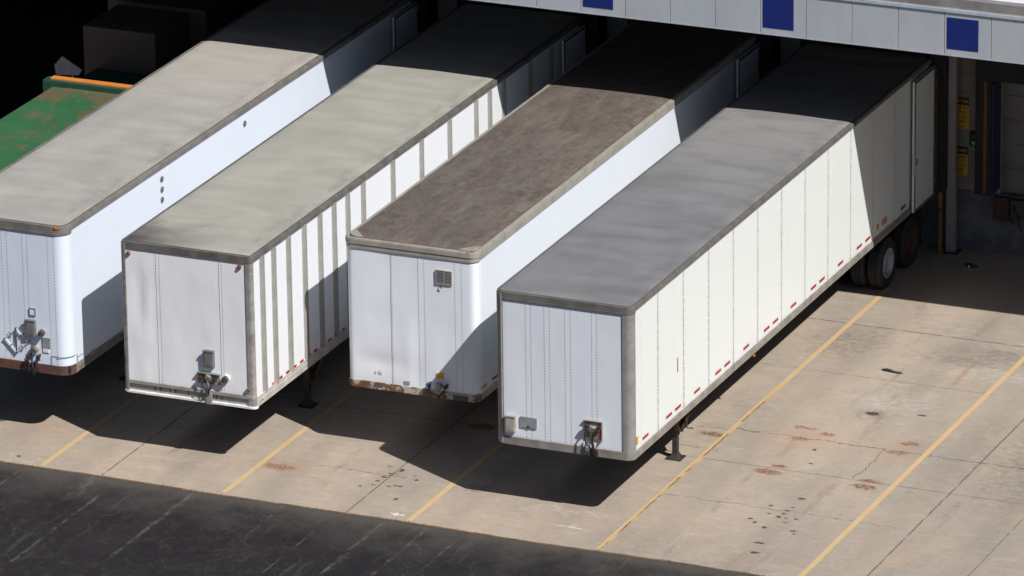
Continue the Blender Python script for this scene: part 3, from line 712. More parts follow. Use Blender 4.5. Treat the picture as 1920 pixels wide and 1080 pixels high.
# trailer 1 : far left, bluish white, rusty brown nose rail
wf1 = wall_mat('bluish_white_front', (.65, .72, .83), (.36, .34, .34), .25)
ws1 = wall_mat('bluish_white_side', (.65, .71, .80), (.3, .3, .32), .15)
cfg1 = dict(r=.24, wrap=.30, front_rail=.16, side_rail=.10, bot_rail=.17, dent=.010, roof_wave=.020, rail_rivets=True, hem=True,
    front_rivets=[-2.3, -2.2, -1.80, -1.70, -1.31, -1.20, -.885, -.785, -.37, -.25], front_seams=[], side_rivets=[], wall_front=wf1, wall_side=ws1,
    rail=rail_mat('trailer_rail_brownish', (.27, .25, .225), (.17, .155, .14), .3), roof=roof_mat('roof_warm_grey', (.315, .308, .288), (.28, .273, .258), (.13, .12, .105), 'plain'),
    bot_mats=[rust_rail_mat('rusty_brown_rail', (.085, .05, .042), (.13, .055, .035), .5), WHITE, ALU], side_bot=rust_rail_mat('grimy_side_rail', (.20, .19, .18), (.11, .08, .07), .35),
    rim=(RIMW, RIMW), flange=.05, gear_y=3.3,
    tape=[(.33, 1.33, .05, .07, AMBER), (.9, 1.42, .14, .07, TAPEF), (2.2, 1.42, .3, .05, TAPEF), (.12+.3, 1.53, .25, .012, PLATE)])
t1, off1 = trailer(1, -11.057, -.022, 4.107, 1.254, .137, 15.35, 'bluish-white semi trailer farthest left, rusty brown nose rail and diamond placard holder', cfg1)
document_box(t1, off1, -.853, -.663, 1.955, 2.265, GREYBOX)
fr = MB(); fr.box(-.785, -.655, -.012, .02, 2.347, 2.362); fr.box(-.785, -.655, -.012, .02, 2.477, 2.492); fr.box(-.785, -.77, -.012, .02, 2.362, 2.477); fr.box(-.67, -.655, -.012, .02, 2.362, 2.477); fr.box(-.77, -.67, -.003, .02, 2.362, 2.477, 1)
fr.build('small_frame', [PLATE, WHITE], t1, off1)
round_cap(t1, off1, -.532, 2.05, .052, ALU)
MB().box(-.54, -.384, -.006, .02, 1.751, 1.945).build('grey_plate', PLATE, t1, off1)
MB().box(-.535, -.415, -.004, .02, 1.66, 1.735).build('paper_label', WHITE, t1, off1)
ph = MB(); c0 = Vector((-1.07, -.016, 1.825)); h = .235
D = [c0+Vector((0, 0, h)), c0+Vector((h*1.02, 0, 0)), c0+Vector((0, 0, -h)), c0+Vector((-h*1.02, 0, 0))]
for i in range(4): ph.bar(D[i], D[(i+1) % 4], .020 if i != 2 else .05, .016, 0, (0, 1, 0))
ph.bar(D[0], D[2], .022, .02, 1, (0, 1, 0))
for i in range(4):
    m = (D[i]+D[(i+1) % 4])/2; q = (m-c0).normalized(); ph.bar(m-q*.05, m+q*.04, .02, .02, 1, (0, 1, 0))
for i in range(4): ph.cyl(D[i]+Vector((0, .04, 0)), D[i]+Vector((0, -.015, 0)), .018, n=10, mi=1)
ph.build('placard_holder', [WHITE, ALU_D], t1, off1, bevel=.003)
bk = MB(); bk.cyl((-.701, .02, 1.70), (-.701, -.06, 1.70), .075, n=20); bk.cyl((-.701, -.06, 1.70), (-.701, -.09, 1.695), .05, n=16, mi=1); bk.build('electrical_socket', [CASTAL, ALU_D], t1, off1, bevel=.003)
gladhand(t1, off1, -.79, 1.58, GLADRED, -1); gladhand(t1, off1, -.60, 1.60, BLACK, 1)
hoses(t1, 'air_hose', [[(-.79, -.08, 1.56), (-.84, -.10, 1.46), (-.88, -.06, 1.36), (-.84, -.03, 1.25)], [(-.70, -.08, 1.65), (-.71, -.12, 1.5), (-.70, -.11, 1.38), (-.72, -.04, 1.22)], [(-.60, -.08, 1.56), (-.62, -.12, 1.46), (-.68, -.11, 1.36), (-.70, -.04, 1.24)]], .017, [BLACK, GLADBLUE, BLACK], off1)
MB().box(-.92, -.62, -.02, .0, 1.26, 1.36).build('hose_bracket', DKSTEEL, t1, off1)
def edge_lamp(root, off, x, y, z, ang, w_=.11):
    a = R(ang); ux = Vector((math.cos(a), math.sin(a), 0)); n_ = Vector((math.sin(a), -math.cos(a), 0))
    b = MB(); c = Vector((x, y, z)); b.obox(c, ux*w_*.6, n_*.02, (0, 0, .03), 1); b.obox(c+n_*.022, ux*w_*.5, n_*.012, (0, 0, .022), 0); b.build('marker_lamp', [AMBER, ALU_D], root, off, bevel=.006)
edge_lamp(t1, off1, -.17, .02, 4.085, 20, .10)
for y, z in ((7.505, 3.79), (3.94, 3.80), (3.935, 3.60), (3.93, 3.40)):
    b = MB(); b.cyl((-.02, y, z), (.008, y, z), .055, n=18); b.cyl((.008, y, z), (.012, y, z), .035, n=14, mi=1); b.build('side_vent_disc', [ALU_D, GREYBOX], t1, off1)
pt = MB()
for q in range(10):
    pt.rivet((-.37+.0, .0-.0, 1.46+q*.016), (0, -1, 0), .005, .004)
pt.bar((-.37, .008, 1.60), (-.24, .008, 1.60), .006, .008); pt.bar((-.37, .008, 1.44), (-.37, .008, 1.60), .006, .008); pt.tube([(-.24+.24*math.sin(a), .24-.235*math.cos(a)-.012, 1.60+.0) for a in [R(9*q) for q in range(11)]], .006, 5)
pt.bar((.004, .30, 1.60), (.004, .30, 1.44), .006, .008)
pt.build('corner_patch_seam', GREYBOX, t1, off1)
MB().tube([(-.24+.255*math.sin(a), .24-.255*math.cos(a), 1.30) for a in [R(45+4.5*q) for q in range(11)]]+[(.012, .42, 1.30)], .045, 4).build('white_rail_end', WHITE, t1, off1) if False else None

# trailer 2 : side posts and channel nose rail
wf2 = wall_mat('dull_white_front', (.80, .81, .84), (.36, .35, .33), .25)
ws2 = wall_mat('white_side', (.73, .75, .78), (.4, .38, .36), .25)
tp2 = [(.31, 1.245, .07, .05, AMBER)]
yy = .49
i = 0
while yy < 5.6:
    tp2.append((yy, 1.385, .13, .05, TAPE if yy > .8 else TAPEF)); yy += .302
cfg2 = dict(r=.07, wrap=None, lip=(.085, .13), post_mat=rail_mat('mill_aluminium_post', (.42, .41, .40), (.25, .235, .22), .4), front_rail=.12, side_rail=.11, bot_rail=.20, dent=.012, roof_wave=.017,
    dents=[(-2.25, 3.1, .12, .5, -.018), (-2.12, 2.8, .08, .7, .016), (-2.3, 2.2, .15, .4, .012), (-1.85, 2.0, .10, .45, -.008), (-2.2, 1.6, .1, .25, .012)],
    front_rivets=[-1.84, -.60], front_seams=[(-1.91, .008), (-.655, .010)], side_rivets=[], wall_front=wf2, wall_side=ws2, hem=True,
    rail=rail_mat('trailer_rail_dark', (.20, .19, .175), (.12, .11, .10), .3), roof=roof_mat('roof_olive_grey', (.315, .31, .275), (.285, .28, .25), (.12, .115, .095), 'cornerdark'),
    bot_mats=[ALU_L, WHITE, SEAM], side_bot=rail_mat('pale_side_rail', (.55, .53, .50), (.40, .38, .35), .1), channel=True,
    posts=[.45, .94, 1.57, 2.25, 2.93, 3.55, 4.15, 4.84, 6.18, 7.5, 8.82, 10.08, 10.74, 11.43, 12.73, 13.75],
    slots=[(x, .022, 1.275, .085, 2) for x in (-2.011, -1.906, -1.713, -1.60, -1.343, -.78, -.674)], rim=(RIMW, RIMR), flange=.04, bead=SEAM, tape=tp2, crank=True)
t2, off2 = trailer(2, -7.318, -.049, 4.038, 1.161, .37, 15.35, 'white semi trailer with wide grey vertical posts down its side', cfg2)
round_lamp(t2, off2, -2.44, 3.82, .036, AMBERD); round_lamp(t2, off2, -.235, 3.84, .036, AMBERD)
edge_lamp(t2, off2, -.10, -.035, 1.55, 0, .05)
document_box(t2, off2, -.976, -.785, 1.85, 2.17, GREYBOX)
cp = MB(); cp.box(-1.11, -.68, -.03, .0, 1.545, 1.735); cp.box(-1.12, -.67, -.065, -.0, 1.725, 1.74, 1); cp.box(-1.12, -.67, -.04, .0, 1.535, 1.548, 1); cp.build('connector_plate', [GREENPLATE, GREENPLATE], t2, off2, bevel=.003)
gladhand(t2, off2, -1.035, 1.66, GLADRED, 1); gladhand(t2, off2, -.76, 1.66, GLADRED, -1); socket(t2, off2, -.895, 1.655, .062)
round_cap(t2, off2, -.561, 1.67, .058, WHITE)
hoses(t2, 'air_hose', [[(-1.02, -.09, 1.6), (-.98, -.13, 1.5), (-.91, -.12, 1.42), (-.90, -.05, 1.33)], [(-.78, -.09, 1.6), (-.82, -.14, 1.5), (-.87, -.11, 1.41), (-.89, -.05, 1.34)], [(-.9, -.09, 1.6), (-.86, -.13, 1.5), (-.90, -.12, 1.40), (-.9, -.05, 1.32)]], .015, [BLACK, BLACK, ALU_D], off2)
MB().box(-.955, -.835, -.06, -.03, 1.15, 1.36).build('hose_bracket', ALU_L, t2, off2, bevel=.004)

# trailer 3 : brown roof, vent, rusty bumper rail
wf3 = wall_mat('clean_bluish_front', (.73, .765, .83), (.42, .40, .38), .2)
ws3 = wall_mat('clean_bluish_side', (.67, .715, .78), (.4, .39, .38), .15)
cfg3 = dict(r=.15, wrap=.24, front_rail=.18, side_rail=.16, bot_rail=.13, dent=.013, roof_wave=.010, double_rail=True, rail_rivets=True,
    dents=[(-1.9, 1.75, .35, .16, -.025), (-1.35, 2.0, .12, .5, .014), (-1.2, 1.6, .12, .3, -.014), (-2.1, 2.9, .3, .8, .010), (-.9, 1.9, .2, .5, .008)],
    front_rivets=[-1.665, -1.03, -.433, -.301], front_seams=[(-1.69, .012), (-1.15, .007)], side_rivets=[], wall_front=wf3, wall_side=ws3,
    rail=rail_mat('cream_trailer_rail', (.37, .345, .30), (.28, .26, .23), .15), roof=roof_mat('roof_brown', (.092, .074, .062), (.125, .104, .090), (.04, .032, .03), 'brown'),
    bot_mats=[rust_rail_mat('rusty_cream_rail', (.40, .38, .33), (.15, .072, .038), .45, 6), WHITE, SEAM], side_bot=rail_mat('dirty_cream_rail', (.42, .40, .37), (.3, .28, .25), .1),
    slots=[(-1.972, .17, 1.30, .07, 2), (-.35, .3, 1.28, .1, 2)], rim=(RIMR, RIMR), flange=.065, bead=SEAM, corner_plates=True, axles=(11.7, 13.0),
    tape=[(.27, 1.46, .20, .05, TAPEF), (.787, 1.46, .26, .05, TAPE), (1.7, 1.46, .26, .05, TAPE)])
t3, off3 = trailer(3, -3.631, 1.529, 4.065, 1.229, .459, 13.82, 'semi trailer with mottled brown roof, louvred vent on its white nose and rusty lower rail', cfg3)
v = MB(); v.box(-.797, -.478, -.018, .02, 3.41, 3.425); v.box(-.797, -.478, -.018, .02, 3.66, 3.675); v.box(-.797, -.783, -.018, .02, 3.425, 3.66); v.box(-.492, -.478, -.018, .02, 3.425, 3.66); v.box(-.646, -.630, -.018, .02, 3.425, 3.66)
for q in range(8):
    z = 3.437+q*.028
    for (a, b) in ((-.783, -.646), (-.630, -.492)): v.obox(((a+b)/2, -.006, z), ((b-a)/2, 0, 0), (0, .010, -.008), (0, .001, .002))
v.box(-.783, -.492, .001, .02, 3.425, 3.66, 1); v.build('louvre_vent', [ALU_L, PLATE], t3, off3)
MB().tube([(-.69, -.02, 3.41), (-.70, -.03, 3.37), (-.68, -.02, 3.33)], .009, 5).build('vent_cord', DKSTEEL, t3, off3)
MB().box(-.815, -.68, -.004, .02, 1.60, 1.70).build('sticker', YEL, t3, off3)
socket(t3, off3, -.755, 1.46, .072, GREENPLATE); gladhand(t3, off3, -.94, 1.50, GLADBLUE, 1); gladhand(t3, off3, -.60, 1.50, GLADRED, -1)
hoses(t3, 'air_hose', [[(-.94, -.09, 1.47), (-.90, -.12, 1.38), (-.80, -.08, 1.30), (-.76, -.02, 1.24)], [(-.60, -.09, 1.46), (-.66, -.12, 1.38), (-.73, -.08, 1.30), (-.75, -.02, 1.24)]], .014, [GLADBLUE, BLACK], off3)
edge_lamp(t3, off3, -.13, .03, 4.045, 30, .12); edge_lamp(t3, off3, -W+.06, .07, 4.02, -50, .09)
sc_ = MB()
for x, z, l in ((-2.02, 1.585, .05), (-1.95, 1.60, .07), (-1.915, 1.59, .06)): sc_.bar((x, .0, z), (x+.015, .0, z-l), .008, .006)
sc_.build('scratches', PLATE, t3, off3)
MB().box(-1.46, -1.35, -.004, .02, 1.40, 1.46).build('grey_plate', PLATE, t3, off3)
MB().box(-W+.35, -W+.36, -.012, .02, 1.25, 1.34).build('rail_joint', SEAM, t3, off3)

# trailer 4 : near right, grey roof, rounded grey corner posts
wf4 = wall_mat('cool_white_front', (.71, .75, .82), (.40, .40, .40), .12)
ws4 = wall_mat('warm_white_side', (.675, .71, .70), (.40, .38, .34), .20)
seams4 = [1.16+1.2155*i for i in range(11)]
tp4 = [(y, 1.440, .26, .05, TAPE) for y in (.596, 1.708, 2.13, 3.048, 4.085, 4.531, 5.48, 6.517, 6.967, 7.9, 8.947, 9.4, 10.391, 11.41, 11.88, 13.85)]
tp4 += [(2.125, 2.255, .018, .27, TAPE), (.204, 1.50, .075, .15, YEL), (12.42, 1.50, .10, .11, YEL), (12.80, 1.50, .26, .11, TAPEF)]
cfg4 = dict(r=.14, wrap=None, lip=(.13, .19), post_mat=rail_mat('grey_corner_post', (.27, .262, .25), (.21, .20, .19), .12, .5), front_rail=.138, side_rail=.095, bot_rail=.145, dent=.006, roof_wave=.024,
    front_rivets=[-2.022, -1.92, -1.665, -1.563, -1.273, -1.166, -.766, -.67], base_rivets=True, wall_front=wf4, wall_side=ws4,
    side_rivets=[(y, (-.025, .025)) for y in seams4]+[(.42, (0,))], side_seams=[(y+.045, .008) for y in seams4], hem=True, seam_mat=simple('panel_lap_grey', (.50, .50, .48, 1), rough=.6), rail_rivets=True,
    rail=rail_mat('grey_top_rail', (.22, .21, .195), (.15, .14, .13), .35), roof=roof_mat('roof_slate_grey', (.155, .158, .170), (.185, .186, .190), (.10, .095, .09), 'plain', .38),
    bot_mats=[rail_mat('grey_nose_rail', (.30, .285, .26), (.19, .175, .155), .2), WHITE, SEAM], side_bot=rail_mat('grey_side_rail', (.33, .31, .275), (.22, .205, .18), .2),
    rim=(RIMW, RIMR), flange=.03, bead=SEAM, tape=tp4, crank=True, gear_y=3.24, door_mat=ws4)
t4, off4 = trailer(4, 0, 0, 4.028, 1.177, .304, 15.35, 'nearest semi trailer at right, slate-grey roof, rounded grey corner posts, riveted white side panels', cfg4)
document_box(t4, off4, -2.415, -2.225, 1.43, 1.73, GREYBOX_L)
pl = MB(); pl.box(-2.142, -1.827, -.010, .02, 1.535, 1.73); pl.box(-2.01, -1.97, -.016, .0, 1.535, 1.57, 1); pl.build('grey_plate', [PLATE, DKSTEEL], t4, off4)
cp = MB(); cp.box(-.906, -.563, -.02, .0, 1.50, 1.84); cp.box(-.915, -.555, -.05, 0, 1.835, 1.852, 1); cp.box(-.578, -.560, -.05, 0, 1.50, 1.835, 1); cp.build('connector_plate', [GREENPLATE, GREYBOX_L], t4, off4, bevel=.003)
gladhand(t4, off4, -.84, 1.775, GLADRED, 1); gladhand(t4, off4, -.60, 1.775, GLADRED, -1); socket(t4, off4, -.75, 1.70, .07)
hoses(t4, 'air_hose', [[(-.83, -.1, 1.72), (-.86, -.13, 1.60), (-.83, -.14, 1.45), (-.77, -.08, 1.34), (-.74, -.03, 1.2)], [(-.62, -.1, 1.74), (-.66, -.13, 1.66), (-.71, -.13, 1.54), (-.71, -.08, 1.36), (-.71, -.03, 1.2)], [(-.76, -.1, 1.64), (-.74, -.13, 1.52), (-.73, -.1, 1.40), (-.74, -.03, 1.2)]], .015, [BLACK, BLACK, DKSTEEL], off4)
hoses(t4, 'red_cable', [[(-.60, -.1, 1.72), (-.60, -.12, 1.58), (-.63, -.11, 1.46), (-.67, -.08, 1.34), (-.68, -.03, 1.25)]], .008, [REDWIRE], off4)
MB().box(-.80, -.66, -.03, .0, 1.17, 1.30).build('hose_bracket', DKSTEEL, t4, off4)
b = MB(); b.box(-.04, .0, 5.88, 5.94, 1.10, 1.14); b.box(-.02, .0, 5.9, 5.94, 1.14, 1.20, 1); b.build('marker_lamp', [AMBER, DKSTEEL], t4, off4, bevel=.006)

# ------------------------------------------------------------------ ground
def sheet(name, x0, x1, y0, y1, z, m, th=None):
    mb = MB()
    if th: mb.box(x0, x1, y0, y1, z-th, z)
    else: mb.add([(x0, y0, z), (x1, y0, z), (x1, y1, z), (x0, y1, z)], [(0, 1, 2, 3)])
    return mb.build(name, m, kind='structure')
sheet('ground', -1500, 1500, -1500, 1500, -.012, mat_asphalt)
cs = MB(); N = 260; xs = [-60+i*(120/N) for i in range(N+1)]      # concrete apron with a slightly ragged front edge
vs = []
for x in xs:
    e = -1.40+noise.noise(Vector((x*.35, 0, 0)))*.05+noise.noise(Vector((x*2.1, 4, 0)))*.025
    vs += [(x, e, -.03), (x, e, 0), (x, 15.9, 0)]
cs.add(vs, [(3*i, 3*i+3, 3*i+4, 3*i+1) for i in range(N)]+[(3*i+1, 3*i+4, 3*i+5, 3*i+2) for i in range(N)])
cs.build('concrete_apron', mat_concrete, kind='structure')
for x in (-14.65, -11.012, -7.372, -3.73, -.104, 3.614, 7.25, 10.9):
    mb = MB(); n = 60; vs = []
    for i in range(n+1):
        y = -1.33+(13.2+1.33)*i/n; q = noise.noise(Vector((x, y*1.1, 0)))*.008
        vs += [(x-.052+q+noise.noise(Vector((x, y*5, 2)))*.005, y, .004), (x+.052+q+noise.noise(Vector((x, y*5, 7)))*.005, y, .004)]
    mb.add(vs, [(2*i, 2*i+1, 2*i+3, 2*i+2) for i in range(n)]); mb.build('yellow_line', mat_line, kind='structure')

# dirt and dry grass along the joint between asphalt and concrete
rr = random.Random(5); g = MB()
STRAW = simple('dry_grass', (.20, .13, .055, 1), (.10, .085, .035, 1), 9, .9)
x = -26.
while x < 12:
    dens = max(0, noise.noise(Vector((x*.9, 9, 0)))+.25)
    for q in range(int(dens*9)):
        a = rr.uniform(0, 6.28); bx = x+rr.uniform(0, .1); by = -1.425+noise.noise(Vector((bx*.35, 0, 0)))*.05+rr.gauss(0, .018); hh = rr.uniform(.015, .06); ln = rr.uniform(.01, .05)
        g.add([(bx-.005, by, -.01), (bx+.005, by, -.01), (bx+math.cos(a)*ln, by+math.sin(a)*ln, hh)], [(0, 1, 2)])
        g.add([(bx, by-.005, -.01), (bx, by+.005, -.01), (bx+math.cos(a+1)*ln, by+math.sin(a+1)*ln, hh*.7)], [(0, 1, 2)])
    x += .1
g.build('dry_grass', STRAW, kind='stuff', label='thin dry grass and dirt in the joint between asphalt and concrete')
dj = MB(); n = 400; vs = []
for i in range(n+1):
    x = -26+40*i/n; e = -1.40+noise.noise(Vector((x*.35, 0, 0)))*.05+noise.noise(Vector((x*2.1, 4, 0)))*.025
    vs += [(x, e-.03-.03*abs(noise.noise(Vector((x*3, 1, 1)))), -.008), (x, e+.004+.03*max(0, noise.noise(Vector((x*4, 5, 1)))), .003)]
dj.add(vs, [(2*i, 2*i+2, 2*i+3, 2*i+1) for i in range(n)][::1])
dj.build('dirt_seam', simple('joint_dirt', (.14, .085, .04, 1), (.05, .045, .04, 1), 5, .95), kind='structure')

# black rubber scrap lying in the empty bay
sc = MB(); base = [(-.20, .03), (-.13, .075), (-.03, .06), (.06, .015), (.24, .0), (.27, -.035), (.20, -.065), (.05, -.05), (-.05, -.03), (-.14, -.02)]
n = len(base); ctr = (1.53, 8.85)
sc.add([(ctr[0]+a, ctr[1]+b, .001) for a, b in base]+[(ctr[0]+a*.9, ctr[1]+b*.85, .022+.01*math.sin(i)) for i, (a, b) in enumerate(base)], [tuple(range(n)), tuple(range(n, 2*n))]+[(i, (i+1) % n, n+(i+1) % n, n+i) for i in range(n)])
o = sc.build('rubber_scrap', BLACK, off=(ctr[0], ctr[1], 0)); o.location = (ctr[0], ctr[1], 0); tag(o, 'torn strip of black rubber lying on the concrete of the empty bay', 'rubber scrap')
db = MB(); db.box(-.10, .0, -.05, .05, .001, .07); db.add([(.0, -.05, .001), (.15, -.05, .001), (.15, .05, .001), (0, .05, .001), (0, -.05, .07), (0, .05, .07)], [(0, 1, 4), (3, 5, 2), (1, 2, 5, 4), (0, 3, 2, 1)]); db.cyl((-.05, -.07, .035), (-.05, -.045, .035), .02, n=10, mi=1)
o = db.build('wheel_chock', [BLACK, WHITE], bevel=.006); o.location = (.95, 14.9, 0); o.rotation_euler = (0, 0, .5); tag(o, 'small black wheel chock on the shaded ground before the dock wall', 'wheel chock')

# ------------------------------------------------------------------ warehouse, dock and canopy
WY = 15.9; Z5 = 5.842; CY = 10.279
mat_block = simple('painted_block_wall', (.22, .205, .185, 1), (.18, .165, .15, 1), 1.5, .85, bump=.3)
mat_found = simple('grey_foundation', (.115, .12, .13, 1), (.07, .072, .08, 1), 2.5, .9, bump=.4)
mat_dark = simple('recess_shade_dark', (.02, .019, .018, 1), (.03, .028, .026, 1), 2, .9)  # deep shade of the recess put into a near-black colour
mat_soffit = simple('canopy_soffit', (.06, .06, .06, 1), rough=.8)
tw = NT('white_roof_membrane'); tw.out(tw.mix(tw.ramp(tw.noise(tw.pos(), .8, 5), .35, .7), (.70, .70, .74), (.60, .60, .65)), .6)
mat_roofw = tw.m
ware = thing('warehouse', 'warehouse loading dock wall with concrete base behind the parked trailers', 'building', (0, WY, 0))
wo = (0, WY, 0)
bays = [-12.35, -8.65, -4.95, -1.30, 2.35, 6.0, 9.65, 13.3]
bw = 1.16; zs, zh = 1.22, 3.72
wl = MB(); edges = [-14.3]
xs_ = [-14.3]
for b in bays: xs_ += [b-bw, b+bw]
xs_.append(24.)
for i in range(0, len(xs_), 2): wl.box(xs_[i], xs_[i+1], WY, WY+.3, zs, Z5+.9)
for b in bays: wl.box(b-bw, b+bw, WY, WY+.3, zh, Z5+.9)
wl.build('wall', mat_block, ware, wo)
fd_ = MB(); fd_.box(-14.3, 24, WY-.03, WY+.3, -.2, zs-.0); fd_.build('foundation', mat_found, ware, wo)
iw = MB(); iw.box(-14.3, -14.0, WY+.3, 34, -.1, Z5+.9); iw.box(-60, -14.3, 34, 34.3, -.1, Z5+.9); iw.box(-60.3, -60, WY, 34.3, -.1, Z5+.9); iw.build('recess_wall', mat_dark, ware, wo)
fl_ = MB(); fl_.box(-60, -14.3, WY+.001, 34, -.05, .006); fl_.build('recess_floor', mat_dark, ware, wo)
rfw = MB(); rfw.box(-60.3, 24, CY+.62, 60, 6.62, 6.80); rfw.build('roof', mat_roofw, ware, wo)
for b in bays:
    d = MB(); d.box(b-bw+.005, b+bw-.005, WY+.12, WY+.17, zs+.005, zh-.005)
    for q in range(1, 5): d.box(b-bw+.02, b+bw-.02, WY+.105, WY+.12, zs+q*.5-.012, zs+q*.5+.012)
    d.build('dock_door', simple('dock_door_grey', (.13, .125, .12, 1), (.10, .095, .09, 1), 2, .6) if b == bays[0] else bpy.data.materials['dock_door_grey'], ware, wo)
# joints of the block wall as shallow courses near the empty bay
for z in (1.62, 2.02, 2.42, 2.82, 3.22, 3.62, 4.02, 4.42): MB().box(.3, 1.18, WY-.004, WY+.01, z, z+.008).build('block_course', bpy.data.materials['grey_foundation'], ware, wo)

# dock seals, bumpers and levellers: one of each per bay
mat_orange = simple('orange_guide_stripe', (.12, .055, .012, 1), (.07, .035, .01, 1), 6, .7)
mat_bluef = simple('blue_seal_fabric', (.014, .02, .05, 1), rough=.8)
bay_txt = ['behind the diamond-placard trailer at far left', 'behind the trailer with grey side posts', 'behind the trailer with the brown roof', 'behind the nearest trailer with slate roof', 'round the empty bay door at far right']
for i, b in enumerate(bays[:5]):
    s_ = thing('dock_seal', ('black foam dock seal with orange guide stripes ' if i >= 4 else 'black foam dock seal ')+bay_txt[i], 'dock seal', (b, WY, zs), 0, 'dock seals round the bay doors')
    so_ = (b, WY, zs)
    for sd_ in (1, -1):
        x0, x1 = sorted((b+sd_*1.20, b+sd_*1.53))
        MB().box(x0, x1, WY-.5, WY-.002, zs+.10, 4.0).build('side_pad', RUBBERSEAL, s_, so_, bevel=.03)
        MB().box(*sorted((b+sd_*1.285, b+sd_*1.345)), WY-.506, WY-.49, zs+.15, 3.66).build('guide_stripe', mat_orange, s_, so_)
        MB().box(*sorted((b+sd_*1.165, b+sd_*1.198)), WY-.44, WY-.01, zs+.12, 3.60).build('inner_flap', mat_bluef, s_, so_)
    MB().box(b-1.53, b+1.53, WY-.52, WY-.002, 3.68, 4.12).build('head_pad', RUBBERSEAL, s_, so_, bevel=.03)
    if i < 4: continue          # bumpers and leveller of the other bays are hidden by their trailers
    for sd_ in (1, -1):
        bm = MB(); x0, x1 = sorted((b+sd_*.92, b+sd_*1.25)); bm.box(x0, x1, WY-.16, WY-.032, .72, 1.20)
        for q in range(5): bm.box(x0+.01, x1-.01, WY-.175, WY-.16, .75+q*.09, .80+q*.09)
        o = bm.build('dock_bumper', simple('brown_rubber_bumper', (.05, .028, .018, 1), rough=.85) if sd_ == 1 else bpy.data.materials['brown_rubber_bumper'], off=((x0+x1)/2, WY-.1, .72), bevel=.01)
        o.location = ((x0+x1)/2, WY-.1, .72); tag(o, ('left' if sd_ < 0 else 'right')+' brown rubber dock bumper '+bay_txt[i].replace('round', 'below'), 'dock bumper', 'dock bumpers below the bay doors')
    lv = thing('dock_leveller', 'dark steel dock leveller lip '+bay_txt[i].replace('round', 'below'), 'dock leveller', (b, WY, zs), 0)
    MB().box(b-.88, b+.88, WY-.20, WY-.032, .80, 1.19).build('lip', DKSTEEL, lv, so_, bevel=.006)
    a_ = MB(); a_.bar((b-.8, WY-.22, 1.1), (b-.62, WY-.30, .62), .03, .03); a_.bar((b-.8, WY-.22, 1.1), (b-.88, WY-.1, .66), .03, .03); a_.build('support_strut', DKSTEEL, lv, so_)

# canopy
mat_fascia = NT('grey_white_fascia')
_t = mat_fascia; _P = _t.pos()
_c = _t.mix(_t.ramp(_t.noise(_t.scale(_P, (1, 1, .3)), 1.8, 5, .6), .3, .75), (.375, .41, .45), (.33, .36, .395))
_c = _t.mix(_t.math('MULTIPLY', _t.ramp(_t.noise(_t.scale(_P, (1, 1, .12)), 9, 5, .7), .55, .75), .25), _c, (.36, .37, .39))
_t.bump(_t.noise(_P, 2.5, 3), .2, .02); mat_fascia = _t.out(_c, .45)
mat_blue = simple('blue_square_paint', (.006, .017, .13, 1), (.008, .019, .14, 1), 3, .6, spec=.2)
can = thing('dock_canopy', 'long canopy over the dock, pale panelled fascia with blue squares', 'canopy', (-1, CY, Z5)); co = (-1, CY, Z5)
sf = MB(); sf.box(-60, 24, CY+.05, 34.3, Z5+.03, Z5+.09); sf.build('soffit', mat_soffit, can, co)
bk = MB(); bk.box(-60, 24, CY+.02, CY+.05, Z5+.01, 6.68); bk.build('fascia_backing', simple('fascia_joint_grey', (.20, .21, .23, 1), rough=.7), can, co)
pw = .9145; x = -5.299
while x > -34: x -= pw
while x < 22:
    MB().box(x+.006, x+pw-.006, CY, CY+.02, Z5+.012, 6.66).build('fascia_panel', mat_fascia, can, co, bevel=.004); x += pw
tm = MB(); tm.box(-60, 24, CY-.008, CY+.04, Z5-.012, Z5+.012); tm.build('bottom_trim', simple('trim_pale', (.40, .42, .45, 1), rough=.5), can, co)
for q in range(-6, 5):
    xc = 2.375+q*3.658
    MB().box(xc-.31, xc+.31, CY-.006, CY-.0005, 5.965, 6.575).build('blue_square', mat_blue, can, co)
gt = MB(); gt.box(-60, 24, CY-.025, CY+.015, 6.675, 6.735); gt.box(-60, 24, CY+.015, CY+.44, 6.58, 6.62, 1); gt.box(-60, 24, CY+.44, CY+.62, 6.62, 6.795, 1)
gt.build('gutter', [simple('gutter_blue_grey', (.36, .43, .50, 1), rough=.5), simple('gutter_trough_shade', (.22, .21, .21, 1), (.15, .145, .145, 1), 2, .8)], can, co)  # shade inside the trough is put into its grey

# column, yellow guard post, signs and dock signal
MATC = simple('painted_column', (.24, .22, .21, 1), (.17, .155, .15, 1), 2, .7)
cl = thing('steel_column', 'pale grey steel column under the canopy beside the nearest trailer', 'column', (.29, 15.6, 0)); c_o = (.29, 15.6, 0)
q = MB(); q.box(.20, .38, 15.52, 15.68, .02, Z5+.03); q.build('shaft', MATC, cl, c_o, bevel=.01)
q = MB(); q.box(.12, .46, 15.44, 15.76, .0015, .02); q.box(.06, .18, 15.45, 15.6, .002, .10); q.build('base_plate', DKSTEEL, cl, c_o, bevel=.005)
gp = thing('guard_post', 'narrow yellow guard post beside the nearest trailer rear', 'bollard', (.10, 15.45, 0)); g_o = (.10, 15.45, 0)
q = MB(); q.cyl((.10, 15.45, 0), (.10, 15.45, 1.24), .055, n=20); q.cyl((.10, 15.45, 1.24), (.10, 15.45, 1.28), .055, .03, n=20); q.build('post', simple('yellow_post_paint', (.16, .085, .015, 1), (.11, .06, .015, 1), 5, .7), gp, g_o)
q = MB(); q.cyl((.10, 15.45, .86), (.10, 15.45, .95), .058, n=20); q.build('band', DKSTEEL, gp, g_o)

